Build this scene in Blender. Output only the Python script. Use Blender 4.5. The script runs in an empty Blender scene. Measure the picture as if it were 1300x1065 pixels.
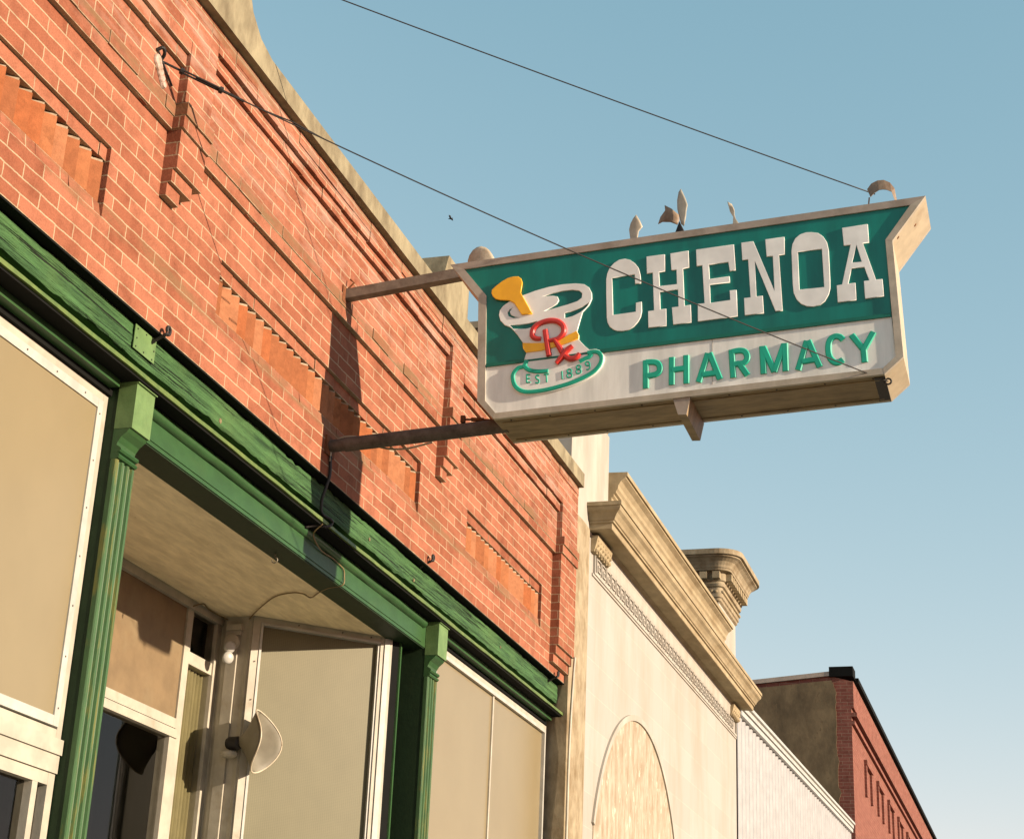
import bpy, bmesh, math, random
from mathutils import Vector, Matrix, noise
random.seed(7)
SC = bpy.context.scene
COL = SC.collection

# ---------------------------------------------------------------- camera
YAW, PITCH, ROLL, FPX = 0.3080734, 0.39188531, 0.04434494, 2218.456
fw = Vector((math.cos(YAW)*math.cos(PITCH), math.sin(YAW)*math.cos(PITCH), math.sin(PITCH)))
rt = fw.cross(Vector((0, 0, 1))).normalized(); up = rt.cross(fw)
R2 = math.cos(ROLL)*rt + math.sin(ROLL)*up; U2 = -math.sin(ROLL)*rt + math.cos(ROLL)*up
cam = bpy.data.cameras.new('camera'); camo = bpy.data.objects.new('camera', cam); COL.objects.link(camo)
camo.matrix_world = Matrix(((R2.x, U2.x, -fw.x, 0), (R2.y, U2.y, -fw.y, -3.8), (R2.z, U2.z, -fw.z, 1.6), (0, 0, 0, 1)))
cam.sensor_width = 36; cam.lens = 36*FPX/1300; cam.shift_y = -45/1300; cam.clip_end = 2000; cam.clip_start = 0.05
SC.camera = camo
SC.render.resolution_x, SC.render.resolution_y = 1024, 838

# ---------------------------------------------------------------- light
SUN = Vector((-0.10, -1.0, 0.262)).normalized()          # towards the sun
EL = math.asin(SUN.z); AZ = math.atan2(SUN.x, SUN.y)
w = bpy.data.worlds.new('World'); SC.world = w; w.use_nodes = True
nt = w.node_tree; bg = nt.nodes['Background']
sky = nt.nodes.new('ShaderNodeTexSky'); sky.sky_type = 'NISHITA'; sky.sun_disc = False
sky.sun_elevation = EL; sky.sun_rotation = AZ % (2*math.pi); sky.air_density = 1.0; sky.dust_density = 0.0; sky.ozone_density = 1.0
hsv = nt.nodes.new('ShaderNodeHueSaturation'); hsv.inputs['Saturation'].default_value = 0.76; hsv.inputs['Hue'].default_value = 0.475
nt.links.new(sky.outputs[0], hsv.inputs['Color']); sep = nt.nodes.new('ShaderNodeSeparateColor'); cmb = nt.nodes.new('ShaderNodeCombineColor'); nt.links.new(hsv.outputs[0], sep.inputs[0])
for i, (a_, p_) in enumerate(((0.848, 1.08), (1.215, 0.651), (1.423, 0.524))):       # tone of the film stock
    pw = nt.nodes.new('ShaderNodeMath'); pw.operation = 'POWER'; pw.inputs[1].default_value = p_; nt.links.new(sep.outputs[i], pw.inputs[0])
    ml = nt.nodes.new('ShaderNodeMath'); ml.operation = 'MULTIPLY'; ml.inputs[1].default_value = a_; nt.links.new(pw.outputs[0], ml.inputs[0]); nt.links.new(ml.outputs[0], cmb.inputs[i])
nt.links.new(cmb.outputs[0], bg.inputs['Color'])
bg.inputs['Strength'].default_value = 0.13
sl = bpy.data.lights.new('sun', 'SUN'); sl.energy = 5.0; sl.angle = math.radians(0.5); sl.color = (1.0, 0.80, 0.60)
so = bpy.data.objects.new('sun', sl); COL.objects.link(so); so.rotation_euler = SUN.to_track_quat('Z', 'Y').to_euler()
so.location = (0, -20, 12)
SC.view_settings.view_transform = 'Standard'; SC.view_settings.look = 'None'
SC.view_settings.exposure = 1.0; SC.view_settings.gamma = 1

# ---------------------------------------------------------------- helpers
def thing(name, label, cat, loc=(0, 0, 0), group=None):
    o = bpy.data.objects.new(name, None); COL.objects.link(o); o.location = loc
    o.empty_display_size = 0.2
    o['label'] = label; o['category'] = cat
    if group: o['group'] = group
    return o
def tag(o, label, cat, group=None):
    o['label'] = label; o['category'] = cat
    if group: o['group'] = group
    return o
def wloc(p):
    v = Vector((0, 0, 0))
    while p is not None:
        v += p.location; p = p.parent
    return v
def obj(name, bm, mat, parent=None, smooth=False, base=None, recalc=True):
    """bm holds world coordinates; the origin goes to base (or the parent's place)"""
    me = bpy.data.meshes.new(name)
    if recalc: bmesh.ops.recalc_face_normals(bm, faces=bm.faces[:])
    o = bpy.data.objects.new(name, me)
    off = Vector(base) if base is not None else Vector((0, 0, 0))
    if parent is not None: off = off if base is not None else wloc(parent)
    for v in bm.verts: v.co -= off
    bm.to_mesh(me); bm.free()
    o.location = off - (wloc(parent) if parent is not None else Vector((0, 0, 0)))
    if parent is not None: o.parent = parent
    COL.objects.link(o)
    for m in (mat if isinstance(mat, (list, tuple)) else [mat]): me.materials.append(m)
    if smooth:
        for p in me.polygons: p.use_smooth = True
    return o
def BM(): return bmesh.new()
def box(bm, x0, x1, y0, y1, z0, z1):
    v = [bm.verts.new(c) for c in ((x0,y0,z0),(x1,y0,z0),(x1,y1,z0),(x0,y1,z0),(x0,y0,z1),(x1,y0,z1),(x1,y1,z1),(x0,y1,z1))]
    for f in ((0,3,2,1),(4,5,6,7),(0,1,5,4),(1,2,6,5),(2,3,7,6),(3,0,4,7)): bm.faces.new([v[i] for i in f])
    return v
def obox(bm, c, ex, ey, ez):
    c = Vector(c); ex, ey, ez = Vector(ex), Vector(ey), Vector(ez)
    v = [bm.verts.new(c + a*ex + b*ey + d*ez) for d in (-1, 1) for a, b in ((-1,-1),(1,-1),(1,1),(-1,1))]
    for f in ((0,3,2,1),(4,5,6,7),(0,1,5,4),(1,2,6,5),(2,3,7,6),(3,0,4,7)): bm.faces.new([v[i] for i in f])
def prism_x(bm, prof, x0, x1, n=1, jit=0.0, caps=True):
    """closed profile of (y,z) swept along x"""
    rings = []
    for i in range(n+1):
        x = x0 + (x1-x0)*i/n
        r = []
        for k, (y, z) in enumerate(prof):
            dy = dz = 0
            if jit:
                dy = noise.noise(Vector((x*3.1, k*7.3, 1.5)))*jit; dz = noise.noise(Vector((x*4.3, k*5.1, 9.5)))*jit
            r.append(bm.verts.new((x, y+dy, z+dz)))
        rings.append(r)
    m = len(prof)
    for a, b in zip(rings, rings[1:]):
        for k in range(m): bm.faces.new((a[k], a[(k+1) % m], b[(k+1) % m], b[k]))
    if caps:
        bm.faces.new(rings[0]); bm.faces.new(rings[-1][::-1])
def prism_z(bm, prof, z0, z1):
    a = [bm.verts.new((x, y, z0)) for x, y in prof]; b = [bm.verts.new((x, y, z1)) for x, y in prof]
    m = len(prof)
    for k in range(m): bm.faces.new((a[k], a[(k+1) % m], b[(k+1) % m], b[k]))
    bm.faces.new(a[::-1]); bm.faces.new(b)
def prism_y(bm, prof, y0, y1):
    a = [bm.verts.new((x, y0, z)) for x, z in prof]; b = [bm.verts.new((x, y1, z)) for x, z in prof]
    m = len(prof)
    for k in range(m): bm.faces.new((a[k], a[(k+1) % m], b[(k+1) % m], b[k]))
    bm.faces.new(a[::-1]); bm.faces.new(b)
def crom(pts, n=6):
    pts = [Vector(p) for p in pts]
    if len(pts) < 3: return pts
    P = [2*pts[0]-pts[1]] + pts + [2*pts[-1]-pts[-2]]; o = []
    for i in range(1, len(P)-2):
        for k in range(n):
            t = k/n; a, b, c, d = P[i-1:i+3]
            o.append(0.5*((2*b)+(c-a)*t+(2*a-5*b+4*c-d)*t*t+(3*b-a-3*c+d)*t**3))
    o.append(pts[-1]); return o
def tube(bm, pts, r, n=8, taper=None):
    pts = [Vector(p) for p in pts]; rings = []; prev = None
    for i, p in enumerate(pts):
        d = (pts[min(i+1, len(pts)-1)] - pts[max(i-1, 0)]).normalized()
        if prev is None:
            a = d.orthogonal().normalized()
        else:
            a = (prev - d*prev.dot(d)).normalized()
        prev = a; b = d.cross(a)
        rr = r if taper is None else taper[i]
        rings.append([bm.verts.new(p + rr*(math.cos(2*math.pi*k/n)*a + math.sin(2*math.pi*k/n)*b)) for k in range(n)])
    for a, b in zip(rings, rings[1:]):
        for k in range(n): bm.faces.new((a[k], a[(k+1) % n], b[(k+1) % n], b[k]))
    bm.faces.new(rings[0][::-1]); bm.faces.new(rings[-1])
def lathe(bm, c, axis, prof, n=20):
    """prof = [(distance along axis, radius)]"""
    c = Vector(c); axis = Vector(axis).normalized(); a = axis.orthogonal().normalized(); b = axis.cross(a); rings = []
    for t, r in prof:
        rings.append([bm.verts.new(c + axis*t + max(r, 1e-4)*(math.cos(2*math.pi*k/n)*a + math.sin(2*math.pi*k/n)*b)) for k in range(n)])
    for p, q in zip(rings, rings[1:]):
        for k in range(n): bm.faces.new((p[k], p[(k+1) % n], q[(k+1) % n], q[k]))
    bm.faces.new(rings[0][::-1]); bm.faces.new(rings[-1])
def flat(name, rings, xc, half, bev, mat, parent, base=None):
    """outline rings of (y,z) become a flat piece with rounded edges, centred on plane x = xc"""
    cu = bpy.data.curves.new('tmp', 'CURVE'); cu.dimensions = '2D'; cu.fill_mode = 'BOTH'
    cu.extrude = max(half-bev, 0.0001); cu.bevel_depth = bev; cu.bevel_resolution = 2; cu.offset = -bev
    for r in rings:
        s = cu.splines.new('POLY'); s.points.add(len(r)-1)
        for p, (a, b) in zip(s.points, r): p.co = (a, b, 0, 1)
        s.use_cyclic_u = True
    t = bpy.data.objects.new('tmp', cu); COL.objects.link(t)
    dg = bpy.context.evaluated_depsgraph_get()
    me = bpy.data.meshes.new_from_object(t.evaluated_get(dg))
    bpy.data.objects.remove(t)
    bm = BM(); bm.from_mesh(me); bpy.data.meshes.remove(me)
    bmesh.ops.transform(bm, matrix=Matrix(((0, 0, 1, xc), (1, 0, 0, 0), (0, 1, 0, 0), (0, 0, 0, 1))), verts=bm.verts[:])
    bmesh.ops.remove_doubles(bm, verts=bm.verts[:], dist=1e-5)
    return obj(name, bm, mat, parent)
def strokes(bm, lines, wd, x0, h, b, smooth=True, step=0.0003, wend=None):
    """raised strokes on the plane x = x0, standing h towards -x"""
    for i, ln in enumerate(lines):
        P = [Vector((p[0], p[1], 0)) for p in ln]
        if smooth and len(P) > 2: P = crom(P, 5)
        hh = h + i*step; rings = []
        for k, p in enumerate(P):
            d0 = (P[k]-P[k-1]).normalized() if k else (P[1]-P[0]).normalized()
            d1 = (P[k+1]-P[k]).normalized() if k < len(P)-1 else d0
            d = (d0+d1).normalized(); nrm = Vector((-d.y, d.x, 0)); sc = 1/max(0.5, nrm.dot(Vector((-d0.y, d0.x, 0))))
            ww = wd/2*sc
            if wend and len(P) > 3:
                t = k/(len(P)-1); ww *= 1-(1-wend)*max(0, (abs(t-0.5)*2-0.6)/0.4)
            rings.append([bm.verts.new((x0-q, p.x+nrm.x*s, p.y+nrm.y*s)) for s, q in ((-ww,0),(-ww,hh-b),(-ww+b,hh),(ww-b,hh),(ww,hh-b),(ww,0))])
        for a, c in zip(rings, rings[1:]):
            for k in range(5): bm.faces.new((a[k], a[k+1], c[k+1], c[k]))
        bm.faces.new(rings[0]); bm.faces.new(rings[-1][::-1])

# ---------------------------------------------------------------- materials
def new_mat(name):
    m = bpy.data.materials.new(name); m.use_nodes = True
    return m, m.node_tree, m.node_tree.nodes['Principled BSDF']
def N(t, kind, **kw):
    n = t.nodes.new(kind)
    for k, v in kw.items():
        if hasattr(n, k): setattr(n, k, v)
        else: n.inputs[k.replace('_', ' ')].default_value = v
    return n
def coords(t, scale=(1, 1, 1), kind='world'):
    g = t.nodes.new('ShaderNodeNewGeometry'); m = t.nodes.new('ShaderNodeMapping')
    m.inputs['Scale'].default_value = scale; t.links.new(g.outputs['Position'], m.inputs['Vector']); return m.outputs[0]
def nz(t, vec, scale, detail=4, rough=0.6):
    n = t.nodes.new('ShaderNodeTexNoise'); n.inputs['Scale'].default_value = scale; n.inputs['Detail'].default_value = detail
    n.inputs['Roughness'].default_value = rough; t.links.new(vec, n.inputs['Vector']); return n.outputs['Fac']
def ramp(t, fac, stops):
    r = t.nodes.new('ShaderNodeValToRGB'); e = r.color_ramp.elements
    while len(e) < len(stops): e.new(0.5)
    for k, (p, c) in enumerate(stops):
        e[k].position = p; e[k].color = (c if len(c) == 4 else (*c, 1)) if hasattr(c, '__len__') else (c, c, c, 1)
    t.links.new(fac, r.inputs[0]); return r.outputs[0]
def mix(t, f, a, b, mode='MIX'):
    m = t.nodes.new('ShaderNodeMix'); m.data_type = 'RGBA'; m.blend_type = mode
    for i, v in ((0, f), (6, a), (7, b)):
        if hasattr(v, 'is_linked') or isinstance(v, bpy.types.NodeSocket): t.links.new(v, m.inputs[i])
        else: m.inputs[i].default_value = v if i == 0 else (*v, 1)
    return m.outputs[2]
def mth(t, op, a, b=0.0):
    m = t.nodes.new('ShaderNodeMath'); m.operation = op
    for i, v in ((0, a), (1, b)):
        if isinstance(v, bpy.types.NodeSocket): t.links.new(v, m.inputs[i])
        else: m.inputs[i].default_value = v
    return m.outputs[0]
def bump(t, bsdf, h, strength=0.5, dist=0.01):
    b = t.nodes.new('ShaderNodeBump'); b.inputs['Strength'].default_value = strength; b.inputs['Distance'].default_value = dist
    t.links.new(h, b.inputs['Height']); t.links.new(b.outputs[0], bsdf.inputs['Normal'])
def paint(name, col, dirt=None, dscale=3, rough=0.5, lo=0.45, hi=0.7, stretch=(1, 1, 1), bs=0.15, bscale=60, spec=0.4, metal=0, second=None, var=0.11):
    m, t, b = new_mat(name); v = coords(t, stretch); ka = 1.0 if 'acrylic' in name else 0.55
    col = tuple(x*ka for x in col)
    if dirt: dirt = tuple(x*ka*0.95 for x in dirt)
    c = mix(t, ramp(t, nz(t, v, dscale*2.3, 3), [(0.35, 0), (0.65, 1)]), tuple(x*(1-var) for x in col), tuple(min(1, x*(1+var)) for x in col))
    if dirt: c = mix(t, ramp(t, nz(t, v, dscale, 6, 0.65), [(lo, 0), (hi, 1)]), c, dirt)
    if second: c = mix(t, ramp(t, nz(t, v, second[1], 5, 0.7), [(second[2], 0), (second[2]+0.04, 1)]), c, second[0])
    t.links.new(c, b.inputs['Base Color']); b.inputs['Roughness'].default_value = rough; b.inputs['Metallic'].default_value = metal
    b.inputs['Specular IOR Level'].default_value = spec
    if bs: bump(t, b, nz(t, v, bscale, 4), bs, 0.004)
    return m
BW, BH, BZ0 = 0.273, 0.0695, 4.835
def brick_mat(name, c1, c2, mortar, msize=0.0042, stains=True):
    m, t, b = new_mat(name)
    g = t.nodes.new('ShaderNodeNewGeometry'); sp = t.nodes.new('ShaderNodeSeparateXYZ'); t.links.new(g.outputs['Position'], sp.inputs[0])
    sn = t.nodes.new('ShaderNodeSeparateXYZ'); t.links.new(g.outputs['True Normal'], sn.inputs[0])
    side = mth(t, 'GREATER_THAN', mth(t, 'ABSOLUTE', sn.outputs[0]), 0.8)
    wob = mth(t, 'MULTIPLY', mth(t, 'SUBTRACT', nz(t, g.outputs['Position'], 14, 5), 0.5), 0.015)
    wob2 = mth(t, 'MULTIPLY', mth(t, 'SUBTRACT', nz(t, g.outputs['Position'], 10, 5), 0.5), 0.014)
    u = mth(t, 'ADD', mth(t, 'ADD', mth(t, 'MULTIPLY', sp.outputs[0], mth(t, 'SUBTRACT', 1.0, side)), mth(t, 'MULTIPLY', mth(t, 'ADD', sp.outputs[1], 0.2), side)), wob)
    vv = mth(t, 'ADD', mth(t, 'SUBTRACT', sp.outputs[2], BZ0-BH*100), wob2)
    cb = t.nodes.new('ShaderNodeCombineXYZ'); t.links.new(u, cb.inputs[0]); t.links.new(vv, cb.inputs[1])
    br = t.nodes.new('ShaderNodeTexBrick'); t.links.new(cb.outputs[0], br.inputs['Vector'])
    br.inputs['Scale'].default_value = 1; br.inputs['Brick Width'].default_value = BW; br.inputs['Row Height'].default_value = BH
    br.inputs['Mortar Size'].default_value = msize; br.inputs['Mortar Smooth'].default_value = 0.3; br.inputs['Bias'].default_value = -0.1
    br.inputs['Color1'].default_value = (*c1, 1); br.inputs['Color2'].default_value = (*c2, 1); br.inputs['Mortar'].default_value = (*mortar, 1)
    pos = g.outputs['Position']
    blot = ramp(t, nz(t, pos, 6, 7, 0.75), [(0.28, (0.60, 0.54, 0.50)), (0.52, (1, 1, 1)), (0.8, (1.22, 1.22, 1.22))])
    c = mix(t, 1.0, br.outputs['Color'], blot, 'MULTIPLY')
    speck = ramp(t, nz(t, pos, 120, 3), [(0.3, (0.82, 0.8, 0.78)), (0.6, (1.04, 1.04, 1.04))])
    c = mix(t, 1.0, c, speck, 'MULTIPLY')
    if stains:
        mp = t.nodes.new('ShaderNodeMapping'); mp.inputs['Scale'].default_value = (0.9, 1, 6); t.links.new(pos, mp.inputs['Vector'])
        hz = ramp(t, sp.outputs[2], [(0.0, 0), (1.0, 1)])
        zf = mth(t, 'MULTIPLY', mth(t, 'SUBTRACT', sp.outputs[2], 5.75), 1.6)
        zf = mth(t, 'MINIMUM', mth(t, 'MAXIMUM', zf, 0.0), 1.0)
        ef = mth(t, 'MULTIPLY', ramp(t, nz(t, mp.outputs[0], 2.4, 6, 0.75), [(0.46, 0), (0.68, 0.75)]), zf)
        c = mix(t, ef, c, (0.34, 0.25, 0.20))
        # soot and dirt on the ledge courses
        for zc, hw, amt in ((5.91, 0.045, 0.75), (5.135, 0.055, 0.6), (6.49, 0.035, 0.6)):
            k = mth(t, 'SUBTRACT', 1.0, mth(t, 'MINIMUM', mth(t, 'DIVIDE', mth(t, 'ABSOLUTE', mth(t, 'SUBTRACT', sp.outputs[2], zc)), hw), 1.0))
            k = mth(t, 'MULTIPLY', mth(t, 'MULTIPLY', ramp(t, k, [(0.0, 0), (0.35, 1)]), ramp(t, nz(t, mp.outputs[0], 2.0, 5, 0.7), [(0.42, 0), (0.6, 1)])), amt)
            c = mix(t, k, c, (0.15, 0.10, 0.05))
    t.links.new(c, b.inputs['Base Color']); b.inputs['Roughness'].default_value = 0.9; b.inputs['Specular IOR Level'].default_value = 0.15
    h = mth(t, 'ADD', mth(t, 'MULTIPLY', br.outputs['Fac'], -0.45), mth(t, 'MULTIPLY', nz(t, pos, 70, 5), 0.5))
    bump(t, b, h, 0.55, 0.006)
    return m
M = {}
M['brick'] = brick_mat('orange_brick', (0.225, 0.079, 0.043), (0.310, 0.124, 0.074), (0.36, 0.275, 0.18), 0.0041)
M['brick_far'] = brick_mat('red_brick', (0.17, 0.06, 0.045), (0.21, 0.08, 0.06), (0.26, 0.18, 0.13), stains=False)
M['tooth'] = paint('moulded_brick', (0.43, 0.140, 0.052), (0.22, 0.09, 0.04), 8, 0.9, 0.45, 0.8, bs=0.7, bscale=70, spec=0.15)
M['concrete'] = paint('weathered_concrete', (0.44, 0.385, 0.25), (0.20, 0.16, 0.10), 5.5, 0.9, 0.42, 0.72, stretch=(1, 1, 0.5), bs=0.5, bscale=45, spec=0.15)
M['stone'] = paint('limestone', (0.60, 0.57, 0.50), (0.50, 0.42, 0.32), 1.6, 0.85, 0.45, 0.85, stretch=(1, 1, 0.35), bs=0.2, bscale=40, spec=0.2)
M['stone_dark'] = paint('stained_limestone', (0.53, 0.445, 0.30), (0.33, 0.245, 0.14), 7, 0.9, 0.4, 0.7, stretch=(1, 1, 0.65), bs=0.4, bscale=40, spec=0.15)
M['stone_cornice'] = paint('cornice_limestone', (0.56, 0.46, 0.29), (0.36, 0.265, 0.14), 4, 0.85, 0.42, 0.8, stretch=(0.5, 1, 1), bs=0.25, bscale=40, spec=0.2)
M['peel'] = paint('peeling_board', (0.60, 0.54, 0.42), (0.46, 0.36, 0.24), 7, 0.9, 0.42, 0.62, stretch=(1.3, 1, 0.45), bs=0.6, bscale=30, second=((0.5, 0.45, 0.36), 9, 0.60))
M['green'] = paint('green_paint', (0.040, 0.125, 0.037), (0.065, 0.16, 0.045), 5, 0.45, 0.5, 0.8, stretch=(0.6, 1, 1), bs=0.3, bscale=40, spec=0.35)
M['green_pale'] = paint('faded_green_paint', (0.19, 0.33, 0.115), (0.12, 0.24, 0.075), 6, 0.55, 0.45, 0.75, bs=0.2)
M['green_worn'] = paint('worn_green_paint', (0.062, 0.155, 0.050), (0.20, 0.21, 0.045), 9, 0.55, 0.52, 0.62, stretch=(4, 1, 0.35), bs=0.3)
M['lip'] = paint('yellowed_green_paint', (0.18, 0.26, 0.06), (0.08, 0.17, 0.04), 9, 0.55, 0.4, 0.75, bs=0.3)
M['cream'] = paint('cream_painted_wood', (0.64, 0.60, 0.49), (0.40, 0.33, 0.21), 3.5, 0.5, 0.58, 0.85, bs=0.12, spec=0.3)
M['white_metal'] = paint('white_metal', (0.68, 0.68, 0.62), (0.46, 0.41, 0.3), 4, 0.35, 0.66, 0.9, bs=0.05)
M['tan'] = paint('tan_panel', (0.36, 0.295, 0.170), (0.34, 0.272, 0.152), 1.2, 0.30, 0.5, 0.9, stretch=(1, 1, 0.8), var=0.025, bs=0.05, bscale=10, spec=0.5)
M['tan_dark'] = paint('brown_transom_panel', (0.29, 0.205, 0.108), (0.34, 0.26, 0.145), 3.5, 0.55, 0.5, 0.75, bs=0.15, second=((0.40, 0.32, 0.2), 14, 0.76))
M['soffit'] = paint('soffit_board', (1.38, 1.20, 0.80), (1.1, 0.93, 0.6), 5, 0.85, 0.45, 0.75, stretch=(0.5, 2.2, 1), bs=0.6, bscale=34, second=((0.42, 0.32, 0.16), 15, 0.69))
M['frame_al'] = paint('aged_aluminium', (0.62, 0.52, 0.42), (0.40, 0.30, 0.21), 5, 0.5, 0.5, 0.8, stretch=(1, 1, 1), bs=0.1, spec=0.5)
M['frame_end'] = paint('cream_sheet_metal', (0.74, 0.62, 0.42), (0.42, 0.26, 0.10), 4, 0.45, 0.6, 0.85, bs=0.08)
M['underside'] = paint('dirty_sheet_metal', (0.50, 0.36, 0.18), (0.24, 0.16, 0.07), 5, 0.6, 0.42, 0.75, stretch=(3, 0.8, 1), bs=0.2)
M['sign_green'] = paint('green_acrylic', (0.002, 0.168, 0.128), (0.004, 0.095, 0.074), 1.6, 0.3, 0.45, 0.8, stretch=(1, 2.5, 0.5), bs=0.03, bscale=6, spec=0.5)
M['sign_white'] = paint('white_acrylic', (0.78, 0.79, 0.74), (0.62, 0.60, 0.53), 1.8, 0.35, 0.5, 0.9, stretch=(1, 3, 0.5), bs=0.03, bscale=6, spec=0.4)
M['sign_letter'] = paint('white_letter_acrylic', (0.79, 0.80, 0.76), (0.70, 0.69, 0.63), 2, 0.4, 0.5, 0.8, bs=0)
M['emerald'] = paint('emerald_acrylic', (0.004, 0.37, 0.24), None, 3, 0.55, bs=0, spec=0.5)
M['yellow'] = paint('yellow_acrylic', (0.95, 0.47, 0.012), None, 3, 0.3, bs=0, spec=0.5)
M['red'] = paint('red_acrylic', (0.50, 0.035, 0.026), None, 3, 0.3, bs=0, spec=0.5)
M['pipe'] = paint('rusty_steel', (0.22, 0.18, 0.15), (0.10, 0.075, 0.06), 12, 0.7, 0.4, 0.7, bs=0.3, metal=0.2)
M['pipe2'] = paint('greyed_steel', (0.44, 0.37, 0.29), (0.24, 0.18, 0.13), 9, 0.7, 0.4, 0.7, bs=0.3, metal=0.2)
M['rust'] = paint('rust', (0.30, 0.10, 0.03), (0.10, 0.04, 0.02), 14, 0.9, 0.4, 0.7, bs=0.4)
M['black'] = paint('black_iron', (0.018, 0.015, 0.013), None, 5, 0.6, bs=0.2)
M['wire'] = paint('dark_cable', (0.03, 0.026, 0.024), None, 5, 0.6, bs=0)
M['cable_white'] = paint('pale_cable', (0.6, 0.5, 0.36), None, 5, 0.5, bs=0)
M['cable_tan'] = paint('tan_cable', (0.30, 0.21, 0.09), None, 5, 0.5, bs=0)
M['ceramic'] = paint('pink_putty', (0.75, 0.55, 0.45), (0.45, 0.3, 0.2), 20, 0.6, bs=0.3)
M['horn'] = paint('beige_horn', (0.30, 0.275, 0.20), (0.25, 0.22, 0.15), 4, 0.45, bs=0.03, spec=0.4)
M['scrap'] = paint('weathered_tin', (0.85, 0.76, 0.58), (0.6, 0.46, 0.3), 9, 0.5, 0.45, 0.75, bs=0.1)
M['plaster'] = paint('grey_stucco', (0.31, 0.23, 0.125), (0.15, 0.11, 0.06), 2.6, 0.95, 0.35, 0.7, stretch=(1, 1, 0.6), bs=1.0, bscale=7, second=((0.12, 0.085, 0.045), 9, 0.60))
M['corr'] = paint('white_corrugated', (0.44, 0.45, 0.46), (0.38, 0.36, 0.33), 2, 0.5, 0.6, 0.9, bs=0)
M['dark'] = paint('dark_metal_and_shade', (0.012, 0.013, 0.012), None, 3, 0.9, bs=0, spec=0.1)  # dark trim; also colours the painted shade strips under brick and ledge
M['green_shade'] = paint('shaded_green_paint', (0.022, 0.050, 0.020), (0.05, 0.075, 0.03), 6, 0.6, 0.6, 0.8, bs=0.2, spec=0.2)  # shaded copy of the green, for column sides and lintel underside
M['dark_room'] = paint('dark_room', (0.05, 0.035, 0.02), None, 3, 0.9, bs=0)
M['soil'] = paint('dark_ground', (0.05, 0.05, 0.04), (0.035, 0.035, 0.03), 0.1, 0.95, bs=0)
M['asphalt'] = paint('asphalt', (0.045, 0.043, 0.042), (0.035, 0.033, 0.03), 0.7, 0.9, bs=0.5, bscale=30)
M['pave'] = paint('concrete_paving', (0.85, 0.74, 0.58), (0.6, 0.52, 0.4), 1.2, 0.9, bs=0.4, bscale=30)
M['line'] = paint('road_marking', (0.75, 0.7, 0.6), (0.3, 0.28, 0.25), 3, 0.8, bs=0.2)
M['curtain'] = paint('olive_curtain', (0.36, 0.32, 0.17), None, 4, 0.9, bs=0.1)
def weave(name, c1, c2, sc):
    m, t, b = new_mat(name); v = coords(t)
    a = t.nodes.new('ShaderNodeTexWave'); a.wave_type = 'BANDS'; a.bands_direction = 'X'; a.inputs['Scale'].default_value = sc; a.inputs['Distortion'].default_value = 1.2
    c = t.nodes.new('ShaderNodeTexWave'); c.wave_type = 'BANDS'; c.bands_direction = 'Z'; c.inputs['Scale'].default_value = sc; c.inputs['Distortion'].default_value = 1.0
    t.links.new(v, a.inputs[0]); t.links.new(v, c.inputs[0])
    f = mth(t, 'MULTIPLY', mth(t, 'ADD', a.outputs['Fac'], c.outputs['Fac']), 0.5)
    f = mth(t, 'ADD', mth(t, 'MULTIPLY', f, 0.55), mth(t, 'MULTIPLY', nz(t, v, 5, 4), 0.5))
    t.links.new(mix(t, f, c1, c2), b.inputs['Base Color']); b.inputs['Roughness'].default_value = 0.45; b.inputs['Specular IOR Level'].default_value = 0.3
    return m
M['screen'] = weave('woven_blind', (0.085, 0.080, 0.040), (0.150, 0.138, 0.075), 34)
def glass(name, tint, keep):
    m, t, b = new_mat(name); t.nodes.remove(b); out = t.nodes['Material Output']
    g = t.nodes.new('ShaderNodeBsdfGlossy'); g.inputs['Roughness'].default_value = 0.03; g.inputs['Color'].default_value = (0.85, 0.85, 0.85, 1)
    tr = t.nodes.new('ShaderNodeBsdfTransparent'); tr.inputs['Color'].default_value = (*tint, 1)
    fr = t.nodes.new('ShaderNodeFresnel'); fr.inputs['IOR'].default_value = 1.35
    mx = t.nodes.new('ShaderNodeMixShader'); t.links.new(fr.outputs[0], mx.inputs[0]); t.links.new(tr.outputs[0], mx.inputs[1]); t.links.new(g.outputs[0], mx.inputs[2])
    t.links.new(mx.outputs[0], out.inputs[0]); return m
M['glass'] = glass('window_glass', (0.8, 0.8, 0.75), 0)
def wood_mat():
    m, t, b = new_mat('cracked_green_wood'); v = coords(t, (0.55, 6, 9)); v2 = coords(t, (0.35, 4, 22)); p = coords(t)
    g1 = nz(t, v, 3.2, 8, 0.72); g2 = nz(t, v2, 3.0, 6, 0.7)
    c = mix(t, ramp(t, g1, [(0.34, 0), (0.62, 1)]), (0.012, 0.040, 0.013), (0.058, 0.145, 0.047))
    c = mix(t, ramp(t, nz(t, p, 2.2, 5), [(0.5, 0), (0.75, 0.6)]), c, (0.075, 0.145, 0.045))
    crack = ramp(t, g2, [(0.375, 1), (0.42, 0)])
    c = mix(t, crack, c, (0.008, 0.014, 0.006))
    c = mix(t, ramp(t, nz(t, v2, 5, 6, 0.7), [(0.70, 0), (0.74, 0.6)]), c, (0.17, 0.10, 0.04))
    t.links.new(c, b.inputs['Base Color']); b.inputs['Roughness'].default_value = 0.7; b.inputs['Specular IOR Level'].default_value = 0.25
    h = mth(t, 'SUBTRACT', mth(t, 'ADD', g1, g2), mth(t, 'MULTIPLY', crack, 0.8)); bump(t, b, h, 0.9, 0.012)
    return m
M['wood'] = wood_mat()
M['frame_end2'] = paint('cream_frame_metal', (0.74, 0.66, 0.52), (0.52, 0.42, 0.28), 5, 0.5, 0.5, 0.85, bs=0.08)
M['frame_al2'] = paint('light_aluminium', (0.74, 0.66, 0.54), (0.5, 0.42, 0.3), 5, 0.5, 0.5, 0.8, bs=0.08)
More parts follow.
